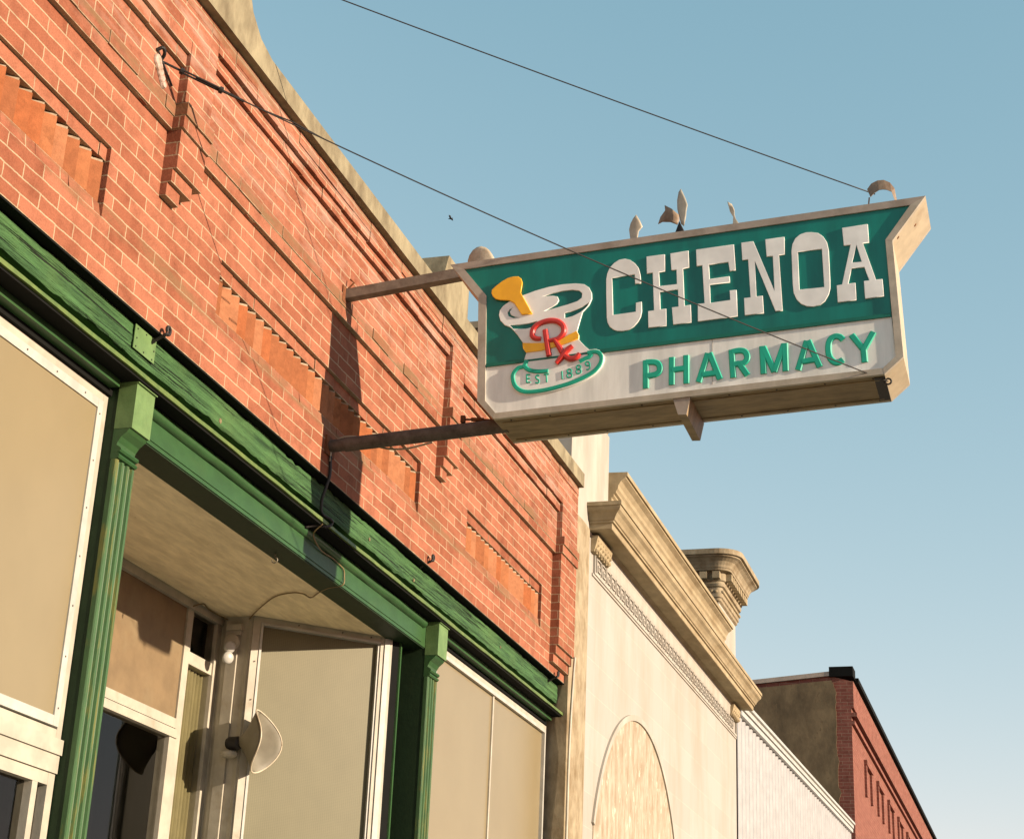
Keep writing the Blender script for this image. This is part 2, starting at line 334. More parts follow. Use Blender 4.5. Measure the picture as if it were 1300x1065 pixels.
M['sign_green2'] = paint('bright_green_strip', (0.01, 0.24, 0.16), None, 3, 0.35, bs=0)
M['rusty_tin'] = paint('rusty_tin', (0.42, 0.31, 0.21), (0.25, 0.15, 0.09), 12, 0.6, 0.4, 0.7, bs=0.2)
def ashlar():
    m, t, b = new_mat('ashlar_limestone'); g = t.nodes.new('ShaderNodeNewGeometry'); sp = t.nodes.new('ShaderNodeSeparateXYZ'); t.links.new(g.outputs['Position'], sp.inputs[0])
    cb = t.nodes.new('ShaderNodeCombineXYZ'); t.links.new(sp.outputs[0], cb.inputs[0]); t.links.new(mth(t, 'SUBTRACT', sp.outputs[2], 5.245-0.2875*40), cb.inputs[1])
    br = t.nodes.new('ShaderNodeTexBrick'); t.links.new(cb.outputs[0], br.inputs['Vector']); br.inputs['Scale'].default_value = 1
    br.inputs['Brick Width'].default_value = 0.95; br.inputs['Row Height'].default_value = 0.2875; br.inputs['Mortar Size'].default_value = 0.004; br.inputs['Mortar Smooth'].default_value = 0.2; br.inputs['Bias'].default_value = 0
    br.inputs['Color1'].default_value = (0.31, 0.292, 0.265, 1); br.inputs['Color2'].default_value = (0.33, 0.313, 0.287, 1); br.inputs['Mortar'].default_value = (0.36, 0.345, 0.30, 1)
    v = coords(t, (1, 1, 0.3)); c = mix(t, ramp(t, nz(t, v, 1.4, 6, 0.65), [(0.45, 0), (0.8, 0.7)]), br.outputs['Color'], (0.25, 0.195, 0.13))
    t.links.new(c, b.inputs['Base Color']); b.inputs['Roughness'].default_value = 0.85; b.inputs['Specular IOR Level'].default_value = 0.2
    bump(t, b, mth(t, 'ADD', mth(t, 'MULTIPLY', br.outputs['Fac'], -0.3), mth(t, 'MULTIPLY', nz(t, v, 40, 4), 0.4)), 0.25, 0.005)
    return m
M['ashlar'] = ashlar()
M['knot'] = paint('weathered_knot', (0.34, 0.27, 0.14), (0.1, 0.07, 0.04), 40, 0.8, bs=0.3)
TEETH = [paint('moulded_brick_%s' % n_, c_, (0.20, 0.08, 0.035), 9, 0.9, 0.58, 0.85, bs=0.7, bscale=70, spec=0.1) for n_, c_ in (('orange', (0.55, 0.215, 0.095)), ('red', (0.52, 0.175, 0.070)), ('dull', (0.46, 0.17, 0.075)), ('pale', (0.58, 0.25, 0.125)))]
M['mortar'] = paint('cream_mortar', (0.60, 0.47, 0.33), (0.42, 0.31, 0.2), 12, 0.95, bs=0.5)

# outlines of sign pieces in metres: (y, z) on the sign plane
G = {'C': [[(-1.845, 5.7712), (-1.841, 5.8239), (-1.83, 5.866), (-1.808, 5.8976), (-1.783, 5.9179), (-1.753, 5.9298), (-1.721, 5.9273), (-1.691, 5.9097), (-1.667, 5.8827), (-1.654, 5.8487), (-1.649, 5.8141), (-1.651, 5.7262), (-1.657, 5.581), (-1.662, 5.5518), (-1.674, 5.5277), (-1.694, 5.5089), (-1.715, 5.4983), (-1.747, 5.4938), (-1.779, 5.4983), (-1.808, 5.5156), (-1.832, 5.542), (-1.847, 5.5691), (-1.852, 5.603), (-1.85, 5.6595), (-1.818, 5.6568), (-1.818, 5.6034), (-1.692, 5.595), (-1.682, 5.8195), (-1.809, 5.8284), (-1.812, 5.7703)]],
'H': [[(-1.873, 5.9308), (-1.976, 5.933), (-1.978, 5.8305), (-1.944, 5.828), (-1.949, 5.7434), (-2.044, 5.7467), (-2.041, 5.8327), (-2.013, 5.8327), (-2.006, 5.9356), (-2.107, 5.9414), (-2.111, 5.8401), (-2.077, 5.836), (-2.086, 5.6124), (-2.12, 5.6149), (-2.124, 5.5112), (-2.025, 5.5073), (-2.017, 5.6104), (-2.053, 5.6115), (-2.05, 5.7133), (-1.95, 5.7086), (-1.954, 5.6038), (-1.986, 5.6048), (-1.988, 5.5038), (-1.889, 5.5015), (-1.886, 5.5999), (-1.919, 5.6024), (-1.909, 5.8287), (-1.877, 5.8261)]],
'E': [[(-2.149, 5.944), (-2.356, 5.9527), (-2.364, 5.7981), (-2.332, 5.7951), (-2.325, 5.8499), (-2.219, 5.8452), (-2.223, 5.7584), (-2.331, 5.7643), (-2.333, 5.7289), (-2.224, 5.7255), (-2.227, 5.6164), (-2.334, 5.6239), (-2.331, 5.6811), (-2.368, 5.6793), (-2.373, 5.5248), (-2.159, 5.513), (-2.158, 5.6181), (-2.195, 5.6177), (-2.183, 5.8445), (-2.152, 5.8434)]],
'N': [[(-2.396, 5.9597), (-2.462, 5.9602), (-2.571, 5.6546), (-2.565, 5.8608), (-2.532, 5.8612), (-2.526, 5.9657), (-2.629, 5.9689), (-2.629, 5.8646), (-2.598, 5.8635), (-2.612, 5.5357), (-2.574, 5.535), (-2.469, 5.8399), (-2.474, 5.6305), (-2.508, 5.6315), (-2.512, 5.5299), (-2.411, 5.5261), (-2.408, 5.6278), (-2.443, 5.6293), (-2.432, 5.8542), (-2.401, 5.8532)]],
'O': [[(-2.665, 5.881), (-2.671, 5.9206), (-2.687, 5.9535), (-2.713, 5.9749), (-2.744, 5.9831), (-2.774, 5.9815), (-2.81, 5.9718), (-2.835, 5.9489), (-2.854, 5.9124), (-2.862, 5.8658), (-2.865, 5.6898), (-2.864, 5.6395), (-2.856, 5.6068), (-2.835, 5.5697), (-2.809, 5.5499), (-2.774, 5.5421), (-2.739, 5.5482), (-2.709, 5.565), (-2.687, 5.5923), (-2.672, 5.6302), (-2.668, 5.6813)], [(-2.699, 5.8716), (-2.826, 5.8753), (-2.833, 5.651), (-2.703, 5.648)]],
'A': [[(-2.936, 5.9895), (-3.071, 5.9964), (-3.074, 5.8887), (-3.042, 5.8864), (-3.102, 5.6662), (-3.135, 5.6673), (-3.139, 5.5682), (-3.042, 5.5626), (-3.039, 5.6657), (-3.067, 5.6669), (-3.044, 5.746), (-2.978, 5.7449), (-2.958, 5.6582), (-2.995, 5.659), (-2.997, 5.5597), (-2.9, 5.5551), (-2.898, 5.6541), (-2.926, 5.6569), (-2.977, 5.8832), (-2.942, 5.883)], [(-3.008, 5.8799), (-3.032, 5.7787), (-2.982, 5.7783)]],
'pestle': [[(-0.9924, 5.7903), (-0.9937, 5.8112), (-1.017, 5.833), (-1.053, 5.8595), (-1.086, 5.876), (-1.117, 5.8814), (-1.145, 5.8785), (-1.163, 5.8635), (-1.171, 5.8388), (-1.168, 5.8031), (-1.164, 5.7767), (-1.176, 5.7546), (-1.206, 5.6983), (-1.236, 5.6423), (-1.175, 5.641), (-1.151, 5.6798), (-1.127, 5.7177), (-1.098, 5.7353), (-1.047, 5.742), (-1.018, 5.7519), (-1, 5.7716)]],
'mortar': [[(-1.04, 5.6547), (-1.044, 5.684), (-1.062, 5.709), (-1.093, 5.7299), (-1.175, 5.7636), (-1.242, 5.7839), (-1.32, 5.8001), (-1.403, 5.8085), (-1.475, 5.8067), (-1.525, 5.7964), (-1.553, 5.7742), (-1.569, 5.7401), (-1.571, 5.7047), (-1.556, 5.6681), (-1.521, 5.6304), (-1.508, 5.5819), (-1.492, 5.5174), (-1.504, 5.4909), (-1.503, 5.4658), (-1.535, 5.4278), (-1.564, 5.4001), (-1.599, 5.4021), (-1.628, 5.3896), (-1.645, 5.3632), (-1.648, 5.333), (-1.635, 5.2944), (-1.603, 5.2574), (-1.556, 5.2265), (-1.496, 5.2017), (-1.425, 5.1825), (-1.355, 5.1708), (-1.284, 5.1639), (-1.212, 5.167), (-1.173, 5.1775), (-1.143, 5.2047), (-1.127, 5.241), (-1.125, 5.2813), (-1.138, 5.3204), (-1.157, 5.3391), (-1.195, 5.3561), (-1.201, 5.3859), (-1.208, 5.4105), (-1.189, 5.4375), (-1.186, 5.4734), (-1.154, 5.5222), (-1.118, 5.5664), (-1.105, 5.5767), (-1.076, 5.5911), (-1.05, 5.6212)], [(-1.285, 5.7452), (-1.343, 5.7592), (-1.404, 5.7681), (-1.459, 5.7686), (-1.498, 5.76), (-1.515, 5.7424), (-1.513, 5.7161), (-1.489, 5.6979), (-1.434, 5.6825), (-1.357, 5.6663), (-1.297, 5.6543), (-1.346, 5.6762), (-1.373, 5.6942), (-1.383, 5.714), (-1.375, 5.7354), (-1.349, 5.7438)], [(-1.419, 5.634), (-1.468, 5.6411), (-1.517, 5.66), (-1.555, 5.6827), (-1.542, 5.6576), (-1.507, 5.6287), (-1.464, 5.6094), (-1.42, 5.6006)], [(-1.104, 5.5897), (-1.16, 5.5846), (-1.216, 5.5883), (-1.263, 5.5975), (-1.253, 5.5674), (-1.2, 5.5575), (-1.128, 5.5629)], [(-1.128, 5.6998), (-1.1, 5.6846), (-1.089, 5.6649), (-1.096, 5.6435), (-1.125, 5.6291), (-1.164, 5.6284), (-1.136, 5.6351), (-1.11, 5.6493), (-1.102, 5.6696), (-1.114, 5.688)]],
'band': [[(-1.186, 5.4708), (-1.234, 5.4661), (-1.306, 5.4603), (-1.35, 5.4641), (-1.4, 5.4698), (-1.445, 5.4963), (-1.49, 5.5151), (-1.504, 5.4909), (-1.503, 5.4684), (-1.46, 5.4534), (-1.413, 5.4394), (-1.361, 5.4278), (-1.298, 5.4154), (-1.207, 5.4121), (-1.19, 5.4374)]],
'outer': [[(-0.7365, 5.997), (-3.377, 6.1304), (-3.195, 5.8842), (-3.223, 5.2183), (-3.124, 5.1302), (-1.039, 5.036), (-0.9394, 5.1495), (-0.9147, 5.7698)]],
'inner': [[(-0.8208, 5.961), (-3.296, 6.0846), (-3.159, 5.8927), (-3.184, 5.2238), (-3.118, 5.1636), (-1.047, 5.0699), (-0.9847, 5.1461), (-0.9604, 5.7824)]],
'divider': [[(-0.9771, 5.3475), (-3.169, 5.4491)]],
}
S = {'p': [[(-1.876, 5.3127), (-1.878, 5.1511)], [(-1.876, 5.3014), (-1.913, 5.3006), (-1.939, 5.2917), (-1.952, 5.2709), (-1.951, 5.2458), (-1.935, 5.2303), (-1.909, 5.224), (-1.88, 5.2247)]],
'h': [[(-2.018, 5.3188), (-2.018, 5.1595)], [(-2.095, 5.3235), (-2.097, 5.1616)], [(-2.018, 5.2459), (-2.095, 5.2507)]],
'a': [[(-2.212, 5.3258), (-2.162, 5.1646)], [(-2.22, 5.3263), (-2.276, 5.1721)], [(-2.183, 5.2056), (-2.258, 5.2106)]],
'r': [[(-2.338, 5.3351), (-2.346, 5.1747)], [(-2.338, 5.3222), (-2.377, 5.3273), (-2.405, 5.3204), (-2.419, 5.2986), (-2.419, 5.2737), (-2.402, 5.2557), (-2.371, 5.2522), (-2.343, 5.2512)], [(-2.379, 5.2504), (-2.421, 5.1824)]],
'm': [[(-2.501, 5.341), (-2.506, 5.1834)], [(-2.505, 5.3369), (-2.562, 5.1911)], [(-2.562, 5.1911), (-2.616, 5.3435)], [(-2.619, 5.347), (-2.621, 5.1894)]],
'a2': [[(-2.734, 5.3513), (-2.685, 5.1903)], [(-2.741, 5.3525), (-2.797, 5.1982)], [(-2.706, 5.2366), (-2.776, 5.243)]],
'c': [[(-2.921, 5.3416), (-2.905, 5.3585), (-2.883, 5.3647), (-2.861, 5.3544), (-2.847, 5.3277), (-2.844, 5.2816), (-2.852, 5.244), (-2.871, 5.2209), (-2.893, 5.216), (-2.917, 5.2292)]],
'y': [[(-2.965, 5.365), (-3.022, 5.2786)], [(-3.077, 5.371), (-3.025, 5.2783)], [(-3.023, 5.2877), (-3.027, 5.2059)]],
'rx': [[(-1.291, 5.486), (-1.267, 5.4892), (-1.247, 5.4996), (-1.24, 5.5196), (-1.246, 5.5497), (-1.269, 5.5733), (-1.307, 5.5877), (-1.345, 5.5908), (-1.384, 5.5806), (-1.412, 5.5551), (-1.42, 5.5239), (-1.411, 5.4993), (-1.388, 5.4785), (-1.354, 5.4713), (-1.33, 5.4699)], [(-1.313, 5.536), (-1.341, 5.379)], [(-1.369, 5.4726), (-1.401, 5.4192), (-1.427, 5.3768), (-1.458, 5.353), (-1.492, 5.3562), (-1.512, 5.3785)], [(-1.47, 5.4274), (-1.438, 5.4009), (-1.415, 5.3677), (-1.383, 5.3313)]],
'ribbon': [[(-1.214, 5.367), (-1.198, 5.3331), (-1.165, 5.3233), (-1.139, 5.2902), (-1.142, 5.2448), (-1.162, 5.2082), (-1.202, 5.1837), (-1.259, 5.1782), (-1.331, 5.184), (-1.401, 5.1968), (-1.472, 5.2145), (-1.542, 5.2415), (-1.593, 5.2706), (-1.625, 5.3076), (-1.634, 5.3442), (-1.619, 5.3754), (-1.59, 5.3853), (-1.555, 5.3809)], [(-1.579, 5.3738), (-1.565, 5.3575), (-1.539, 5.3472), (-1.511, 5.3336)], [(-1.198, 5.3331), (-1.23, 5.3068), (-1.279, 5.2948), (-1.336, 5.2931)]],
'est': [[(-1.216, 5.2819), (-1.218, 5.2338)], [(-1.216, 5.2804), (-1.236, 5.2803)], [(-1.217, 5.2578), (-1.235, 5.2573)], [(-1.218, 5.2348), (-1.239, 5.2351)], [(-1.288, 5.2681), (-1.277, 5.2729), (-1.268, 5.2647), (-1.273, 5.2523), (-1.285, 5.2443), (-1.287, 5.2322), (-1.278, 5.226), (-1.267, 5.2308)], [(-1.313, 5.274), (-1.342, 5.2747)], [(-1.327, 5.2738), (-1.331, 5.2267)], [(-1.414, 5.2857), (-1.418, 5.2376)], [(-1.457, 5.2703), (-1.446, 5.2771), (-1.445, 5.2882), (-1.455, 5.2943), (-1.466, 5.2884), (-1.467, 5.2764), (-1.457, 5.2703), (-1.445, 5.2633), (-1.445, 5.2503), (-1.457, 5.2444), (-1.47, 5.2503), (-1.47, 5.2623), (-1.457, 5.2703)], [(-1.508, 5.289), (-1.497, 5.2959), (-1.496, 5.3069), (-1.506, 5.313), (-1.517, 5.3072), (-1.518, 5.2951), (-1.508, 5.289), (-1.496, 5.282), (-1.496, 5.2691), (-1.507, 5.2632), (-1.52, 5.2691), (-1.52, 5.281), (-1.508, 5.289)], [(-1.568, 5.3119), (-1.559, 5.3057), (-1.548, 5.3105), (-1.545, 5.3218), (-1.552, 5.3301), (-1.563, 5.3262), (-1.569, 5.3118), (-1.569, 5.2929), (-1.56, 5.2827), (-1.551, 5.2835)]],
}
BIRD = (60.00, 18.26, 35.21)

# ================================================================ setting: ground
def ground(name, x0, x1, y0, y1, z, mat, t=0):
    bm = BM()
    if t: box(bm, x0, x1, y0, y1, z-t, z)
    else:
        v = [bm.verts.new(c) for c in ((x0,y0,z),(x1,y0,z),(x1,y1,z),(x0,y1,z))]; bm.faces.new(v)
    o = obj(name, bm, mat); o['kind'] = 'structure'; return o
ground('ground', -400, 600, -400, 400, -0.15, M['soil'])
ground('road', -400, 600, -17, -5, -0.146, M['asphalt'])
ground('pavement', -60, 120, -5.0, 0.02, 0.0, M['pave'], 0.145)
for i in range(18):
    o = ground('road_marking', -30+i*6, -27+i*6, -11.06, -10.94, -0.142, M['line'])

# ================================================================ brick building
bb = thing('brick_building', 'orange brick shop building with green painted wooden storefront, nearest on the left', 'building', (8, 0, 0))
XE = 13.72
Z = lambda n: BZ0 + BH*n
rb = random.Random(3)
def course(bm, x0, x1, z0, z1, yf, jz=0.0025, jy=0.004, yb=0.05):
    n = int(math.floor(x0/BW)); row = round((z0-BZ0)/BH); off = BW/2 if row % 2 == 0 else 0
    edges = [x0]; x = (math.floor((x0+off)/BW)+1)*BW - off
    while x < x1-0.03:
        if x > x0+0.03: edges.append(x)
        x += BW
    edges.append(x1)
    for a, b in zip(edges, edges[1:]):
        y = yf + rb.uniform(-jy, jy); tl = rb.uniform(-jz, jz)
        v = box(bm, a+0.001, b-0.001, y, yb, z0+tl, z1+rb.uniform(-0.001, 0.001))
        q = rb.uniform(-0.002, 0.002)
        v[0].co.z += q; v[3].co.z += q; v[1].co.z -= q; v[2].co.z -= q
PANELS = [(3.0, 5.93), (7.06, 10.06), (11.04, 12.96)]
PIERS = [(2.42, 2.68), (6.38, 6.64), (10.34, 10.60), (13.24, XE)]
bm = BM()
box(bm, 1.5, XE, 0, 0.35, Z(0), Z(4))
xs = [1.5] + [v for p in PANELS for v in p] + [XE]
for a, b in zip(xs[::2], xs[1::2]): box(bm, a, b, 0, 0.35, Z(4), Z(9))
for a, b in PANELS: box(bm, a, b, 0.13, 0.35, Z(4), Z(9))
box(bm, 1.5, XE, 0, 0.35, Z(9), Z(14))
box(bm, 1.5, XE, -0.028, 0.35, Z(14), 6.53)
course(bm, 1.5, XE, Z(14), Z(15), -0.018, yb=0.0)
course(bm, 1.5, XE, Z(15), Z(16), -0.033, yb=-0.02)
for i, (a, b) in enumerate(PIERS):
    last = i == 3
    zb = Z(3) if last else Z(11)
    box(bm, a, b, -0.075, 0.01, zb, 6.53)
    w_ = b-a
    for k, (f, y) in enumerate(((0.78, -0.055), (0.5, -0.035))):
        box(bm, a, a+w_*f if not last else b, y, 0.01, zb-BH*(k+1), zb-BH*k)
    course(bm, a-0.012, b+(0.012 if not last else 0), Z(14), Z(15), -0.088, yb=-0.01)
    course(bm, a-0.012, b+(0.012 if not last else 0), Z(15), Z(16), -0.102, yb=-0.02)
tops = [(2.68, 6.38, 6.225), (6.64, 10.34, 6.40), (10.60, 13.24, 6.235)]
for a, b, zt in tops:
    course(bm, a, b, zt-BH, zt, -0.052, yb=0)
    course(bm, a, b, zt, zt+BH, -0.076, yb=0)
    if zt+BH < 6.52: box(bm, a, b, -0.0745, 0, zt+BH-0.002, 6.53)
box(bm, 1.5, 2.42, -0.075, 0, 6.225, 6.53)
course(bm, 1.5, XE, Z(23)+0.025, 6.531, -0.079, yb=0)
for a, b in PANELS: course(bm, a, b, Z(8), Z(9)-0.001, 0.022, yb=0.14)
wall = obj('wall', bm, M['brick'], bb)
# dog-tooth panels: bricks set on their corners
for pi, (a, b) in enumerate(PANELS):
    bm = BM(); n = round((b-a)/0.099); p = (b-a)/n
    prof = []
    for k in range(n):
        x = a + k*p; prof += [(x+0.001, 0.022+0.055), (x+p*0.62, 0.022)]
    prof.append((b-0.001, 0.022+0.06))
    prof = prof + [(b-0.001, 0.15), (a+0.001, 0.15)]
    for k in range(n):
        x = a + k*p; q = rb.uniform(-0.003, 0.003)
        n0 = len(bm.faces); q2 = rb.uniform(-0.004, 0.004)
        prism_z(bm, [(x+0.004, 0.13), (x+0.004, 0.078+q), (x+p*0.80, 0.020+q), (x+p-0.0015, 0.072+q), (x+p-0.0015, 0.13)], Z(5)+rb.uniform(-0.006, 0.004), Z(8)-0.014+q2)
        bm.faces.ensure_lookup_table(); mi_ = rb.randrange(4)
        for f_ in bm.faces[n0:]: f_.material_index = mi_
        n0 = len(bm.faces)
        prism_z(bm, [(x+0.006, 0.12), (x+0.006, 0.082+q), (x+p*0.79, 0.024+q), (x+p-0.003, 0.072+q), (x+p-0.003, 0.12)], Z(8)-0.0138+q2, Z(8)-0.003+q2*0.5)
        bm.faces.ensure_lookup_table()
        for f_ in bm.faces[n0:]: f_.material_index = 4
    obj('sawtooth_panel', bm, TEETH + [M['mortar']], bb)
    bm = BM()
    # sloping sill bricks below the teeth
    m = round((b-a)/BW*1.0); q = (b-a)/m
    for k in range(m):
        prism_x(bm, [(0.005+rb.uniform(0, .008), Z(4)-0.001), (0.12, Z(4)-0.001), (0.12, Z(5)), (0.019+rb.uniform(0, .003), Z(5)-0.002)], a+k*q+0.002, a+(k+1)*q-0.002)
    obj('panel_sill', bm, M['brick'], bb)
# concrete coping with raised, concave-shouldered blocks
def coping_outline():
    zb, zt = 6.532, 6.655
    pts = [(1.5, zb), (XE, zb), (XE, zt)]
    def blk(xl, xr, h=6.98, top=None, cave_r=True):
        # from right to left
        r = []
        if cave_r: r += [(xr+0.30, zt), (xr+0.16, zt+0.035), (xr+0.06, zt+0.13), (xr+0.02, zt+0.25), (xr, h)]
        else: r += [(xr, zt), (xr, h)]
        r += [(xl, h), (xl-0.02, zt+0.24), (xl-0.07, zt+0.12), (xl-0.16, zt+0.035), (xl-0.30, zt)]
        return r
    pts += blk(10.02, 10.46, 6.93, cave_r=False)
    pts += [(7.13, zt), (6.98, zt+0.035), (6.86, zt+0.12), (6.79, zt+0.24), (6.74, zt+0.42), (6.72, 7.42), (6.30, 7.42), (6.27, zt+0.3), (6.12, zt+0.08), (5.95, zt), (1.5, zt)]
    return pts
bm = BM(); prism_y(bm, coping_outline(), -0.125, 0.30)
obj('coping', bm, M['concrete'], bb)
# ---- storefront
bm = BM()
# timber beam, ragged edges
nx, nzv = 700, 10; y0, ztop, zbot = 0.052, 4.822, 4.668
grid = []
for i in range(nx+1):
    x = 1.6 + (XE-0.02-1.6)*i/nx; row = []
    e1 = noise.fractal(Vector((x*2.1, 0, 3)), 1.0, 2.0, 4)*0.010 - abs(noise.noise(Vector((x*9, 5, 0))))**2*0.03
    e2 = noise.fractal(Vector((x*2.7, 7, 3)), 1.0, 2.0, 4)*0.012 + abs(noise.noise(Vector((x*7, 1, 4))))**2*0.03
    for k in range(nzv+1):
        f = k/nzv; z = (zbot+e2) + (ztop+e1-zbot-e2)*f
        d = noise.fractal(Vector((x*1.2, 0, z*30)), 1.0, 2.0, 4)*0.005 + noise.noise(Vector((x*0.5, 3, z*55)))*0.004
        if k in (0, nzv): d += 0.006
        row.append(bm.verts.new((x, y0+d, z)))
    grid.append(row)
for i in range(nx):
    for k in range(nzv): bm.faces.new((grid[i][k], grid[i+1][k], grid[i+1][k+1], grid[i][k+1]))
bot = [(g[0], bm.verts.new((g[0].co.x, 0.145, g[0].co.z+0.002))) for g in grid]
tp = [(g[-1], bm.verts.new((g[-1].co.x, 0.145, g[-1].co.z))) for g in grid]
for (a, c), (b, d) in zip(bot, bot[1:]): bm.faces.new((a, c, d, b))
for (a, c), (b, d) in zip(tp, tp[1:]): bm.faces.new((a, b, d, c))
for i in (0, -1): bm.faces.new([v for v in grid[i]] + [tp[i][1], bot[i][1]])
beam = obj('timber_beam', bm, M['wood'], bb, smooth=False)
for zc, xc, r in ((4.70, 7.33, 0.014), (4.73, 9.4, 0.012), (4.705, 10.2, 0.012), (4.74, 12.1, 0.010)):
    bm = BM(); lathe(bm, (xc, 0.058, zc), (0, -1, 0), [(0, r), (0.010, r), (0.012, r*0.6)], 12); obj('knot', bm, M['knot'], beam)
bm = BM(); box(bm, 6.40, 6.60, 0.040, 0.044, 4.70, 4.818)
pl = obj('metal_plate', bm, M['green_pale'], bb)
for i in range(3):
    for k in range(3):
        if (i, k) == (1, 1): continue
        bm = BM(); lathe(bm, (6.42+i*0.08+rb.uniform(-.006, .006), 0.040, 4.715+k*0.044+rb.uniform(-.005, .005)), (0, -1, 0), [(0, 0.0042), (0.0025, 0.004)], 8); obj('nail', bm, M['black'], pl)
# frieze board behind, lip moulding
bm = BM(); box(bm, 1.6, XE, 0.002, 0.145, 4.8265, 4.8345); obj('brick_shade_strip', bm, M['dark'], bb)  # near-black strip under the brick, stands in for the underside's shade
bm = BM(); box(bm, 1.6, XE-0.02, 0.151, 0.2, 4.56, 4.825); obj('frieze_board', bm, M['green'], bb)
bm = BM(); prism_x(bm, [(-0.004, 4.569), (0.0, 4.592), (0.15, 4.605), (0.15, 4.569)], 1.6, XE-0.01, 260, 0.004); ledge = obj('ledge_moulding', bm, M['lip'], bb)
bm = BM(); box(bm, 1.6, XE-0.02, 0.010, 0.149, 4.556, 4.566); obj('ledge_shade_strip', bm, M['dark'], ledge)  # dark strip below the ledge, its shade put into the colour
# columns
CX = [(6.465, 6.635), (10.68, 10.86)]
for a, b in [(2.25, 2.42)] + CX:
    bm = BM()
    prism_x(bm, [(0.03, 4.335), (0.03, 4.548), (0.12, 4.548), (0.12, 4.335)], a, b)
    cap = obj('capital', bm, M['green_pale'], bb)
    bm = BM(); box(bm, a-0.006, b+0.006, 0.020, 0.2, 4.549, 4.568); obj('capital_fillet', bm, M['green_pale'], cap)
    pr = [(0.12, 4.334), (0.040, 4.334), (0.052, 4.318), (0.078, 4.296), (0.092, 4.272), (0.096, 4.258), (0.086, 4.252), (0.074, 4.244), (0.070, 4.235), (0.076, 4.226), (0.088, 4.222), (0.078, 4.214), (0.074, 4.206), (0.080, 4.197), (0.098, 4.192), (0.12, 4.192)]
    bm = BM(); prism_x(bm, pr, a+0.001, b-0.001); obj('console', bm, M['green'], cap)
    wd = b-a; fl = []
    g0, gw, gap = 0.022, 0.030, 0.018
    pf = [(a, 0.115), (a, 0.092), (a+0.004, 0.086)]
    x = a+g0
    for k in range(3):
        pf += [(x, 0.085), (x+0.005, 0.097), (x+gw/2, 0.103), (x+gw-0.005, 0.097), (x+gw, 0.085)]; x += gw+gap
    pf += [(b-0.004, 0.086), (b, 0.092), (b, 0.115)]
    bm = BM(); prism_z(bm, pf, 0.25, 4.191); col = obj('fluted_column', bm, M['green_worn'], bb)
    bm = BM(); box(bm, a+0.002, b-0.002, 0.1155, 0.36, 0.25, 4.190); box(bm, a+0.002, b-0.002, 0.1205, 0.36, 4.1905, 4.548); obj('column_core', bm, M['green_shade'], col)  # column sides in the darker green, shade painted in
    bm = BM(); box(bm, a-0.02, b+0.02, 0.06, 0.36, 0, 0.249); obj('plinth', bm, M['green'], col)
# cove moulding and lintel between the two columns
a, b = CX[0][1], CX[1][0]
pr = [(0.16, 4.568), (0.118, 4.566), (0.098, 4.556), (0.088, 4.540), (0.090, 4.520), (0.102, 4.506), (0.125, 4.500), (0.16, 4.500)]
bm = BM(); prism_x(bm, pr, a+0.002, b-0.06, 240, 0.006); obj('cove_moulding', bm, M['green'], bb, smooth=True)
bm = BM(); box(bm, a+0.002, b-0.002, 0.122, 0.29, 4.383, 4.545); box(bm, a+0.002, b-0.09, 0.117, 0.125, 4.403, 4.499)
lin = obj('lintel', bm, M['green'], bb)
bm = BM(); box(bm, a+0.004, b-0.004, 0.128, 0.289, 4.376, 4.3825); obj('lintel_shade_strip', bm, M['green_shade'], lin)  # dark green strip painting the shade under the lintel
# boards over the side windows
for x0_, x1_, yy in ((2.42, CX[0][0]-0.003, 0.10), (CX[1][1]+0.003, XE-0.02, 0.085)):
    bm = BM(); box(bm, x0_, x1_-0.03, yy, 0.2, 4.522, 4.558); obj('window_head_moulding', bm, M['green'], bb)
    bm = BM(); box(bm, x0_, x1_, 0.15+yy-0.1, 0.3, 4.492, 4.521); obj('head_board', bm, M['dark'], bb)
def sheet(bm, x0, x1, y, z0, z1):
    bm.faces.new([bm.verts.new(c) for c in ((x0, y, z0), (x1, y, z0), (x1, y, z1), (x0, y, z1))])
def frame(bm, x0, x1, z0, z1, y, w, d):
    box(bm, x0, x0+w, y, y+d, z0, z1); box(bm, x1-w, x1, y, y+d, z0, z1)
    box(bm, x0+w, x1-w, y+0.0008, y+d, z1-w, z1); box(bm, x0+w, x1-w, y+0.0008, y+d, z0, z0+w)
def screws(pts, y, r, par):
    for x, z in pts:
        bm = BM(); lathe(bm, (x, y, z), (0, -1, 0), [(0, r), (0.002, r), (0.003, r*0.5)], 8); obj('screw', bm, M['pipe'], par)
# left display window
LW = bb
bm = BM(); frame(bm, 2.5, 6.462, 2.94, 4.490, 0.168, 0.038, 0.08); lf = obj('display_window', bm, M['cream'], bb)
bm = BM(); frame(bm, 2.54, 6.41, 2.985, 4.447, 0.156, 0.042, 0.06); obj('trim_strip', bm, M['white_metal'], lf)
bm = BM(); box(bm, 2.56, 6.38, 0.164, 0.23, 2.99, 4.42); obj('opaque_pane', bm, M['tan'], lf)
screws([(6.389, 4.38-0.22*k) for k in range(7)] + [(6.25-0.24*k, 4.427) for k in range(8)], 0.1555, 0.0042, lf)
bm = BM(); box(bm, 2.5, 6.46, 0.150, 0.26, 2.875, 2.938); box(bm, 2.5, 6.46, 0.160, 0.26, 2.80, 2.874); obj('rail', bm, M['cream'], lf)
bm = BM(); frame(bm, 2.5, 6.46, 0.75, 2.798, 0.17, 0.05, 0.07); box(bm, 6.30, 6.34, 0.172, 0.24, 0.8, 2.748); lw2 = obj('shop_window', bm, M['cream'], bb)
bm = BM(); sheet(bm, 2.55, 6.41, 0.21, 0.8, 2.75); obj('pane', bm, M['glass'], lw2, recalc=False)
bm = BM(); box(bm, 2.3, 6.46, 0.12, 0.3, 0.0, 0.748); obj('stall_riser', bm, M['green'], bb)
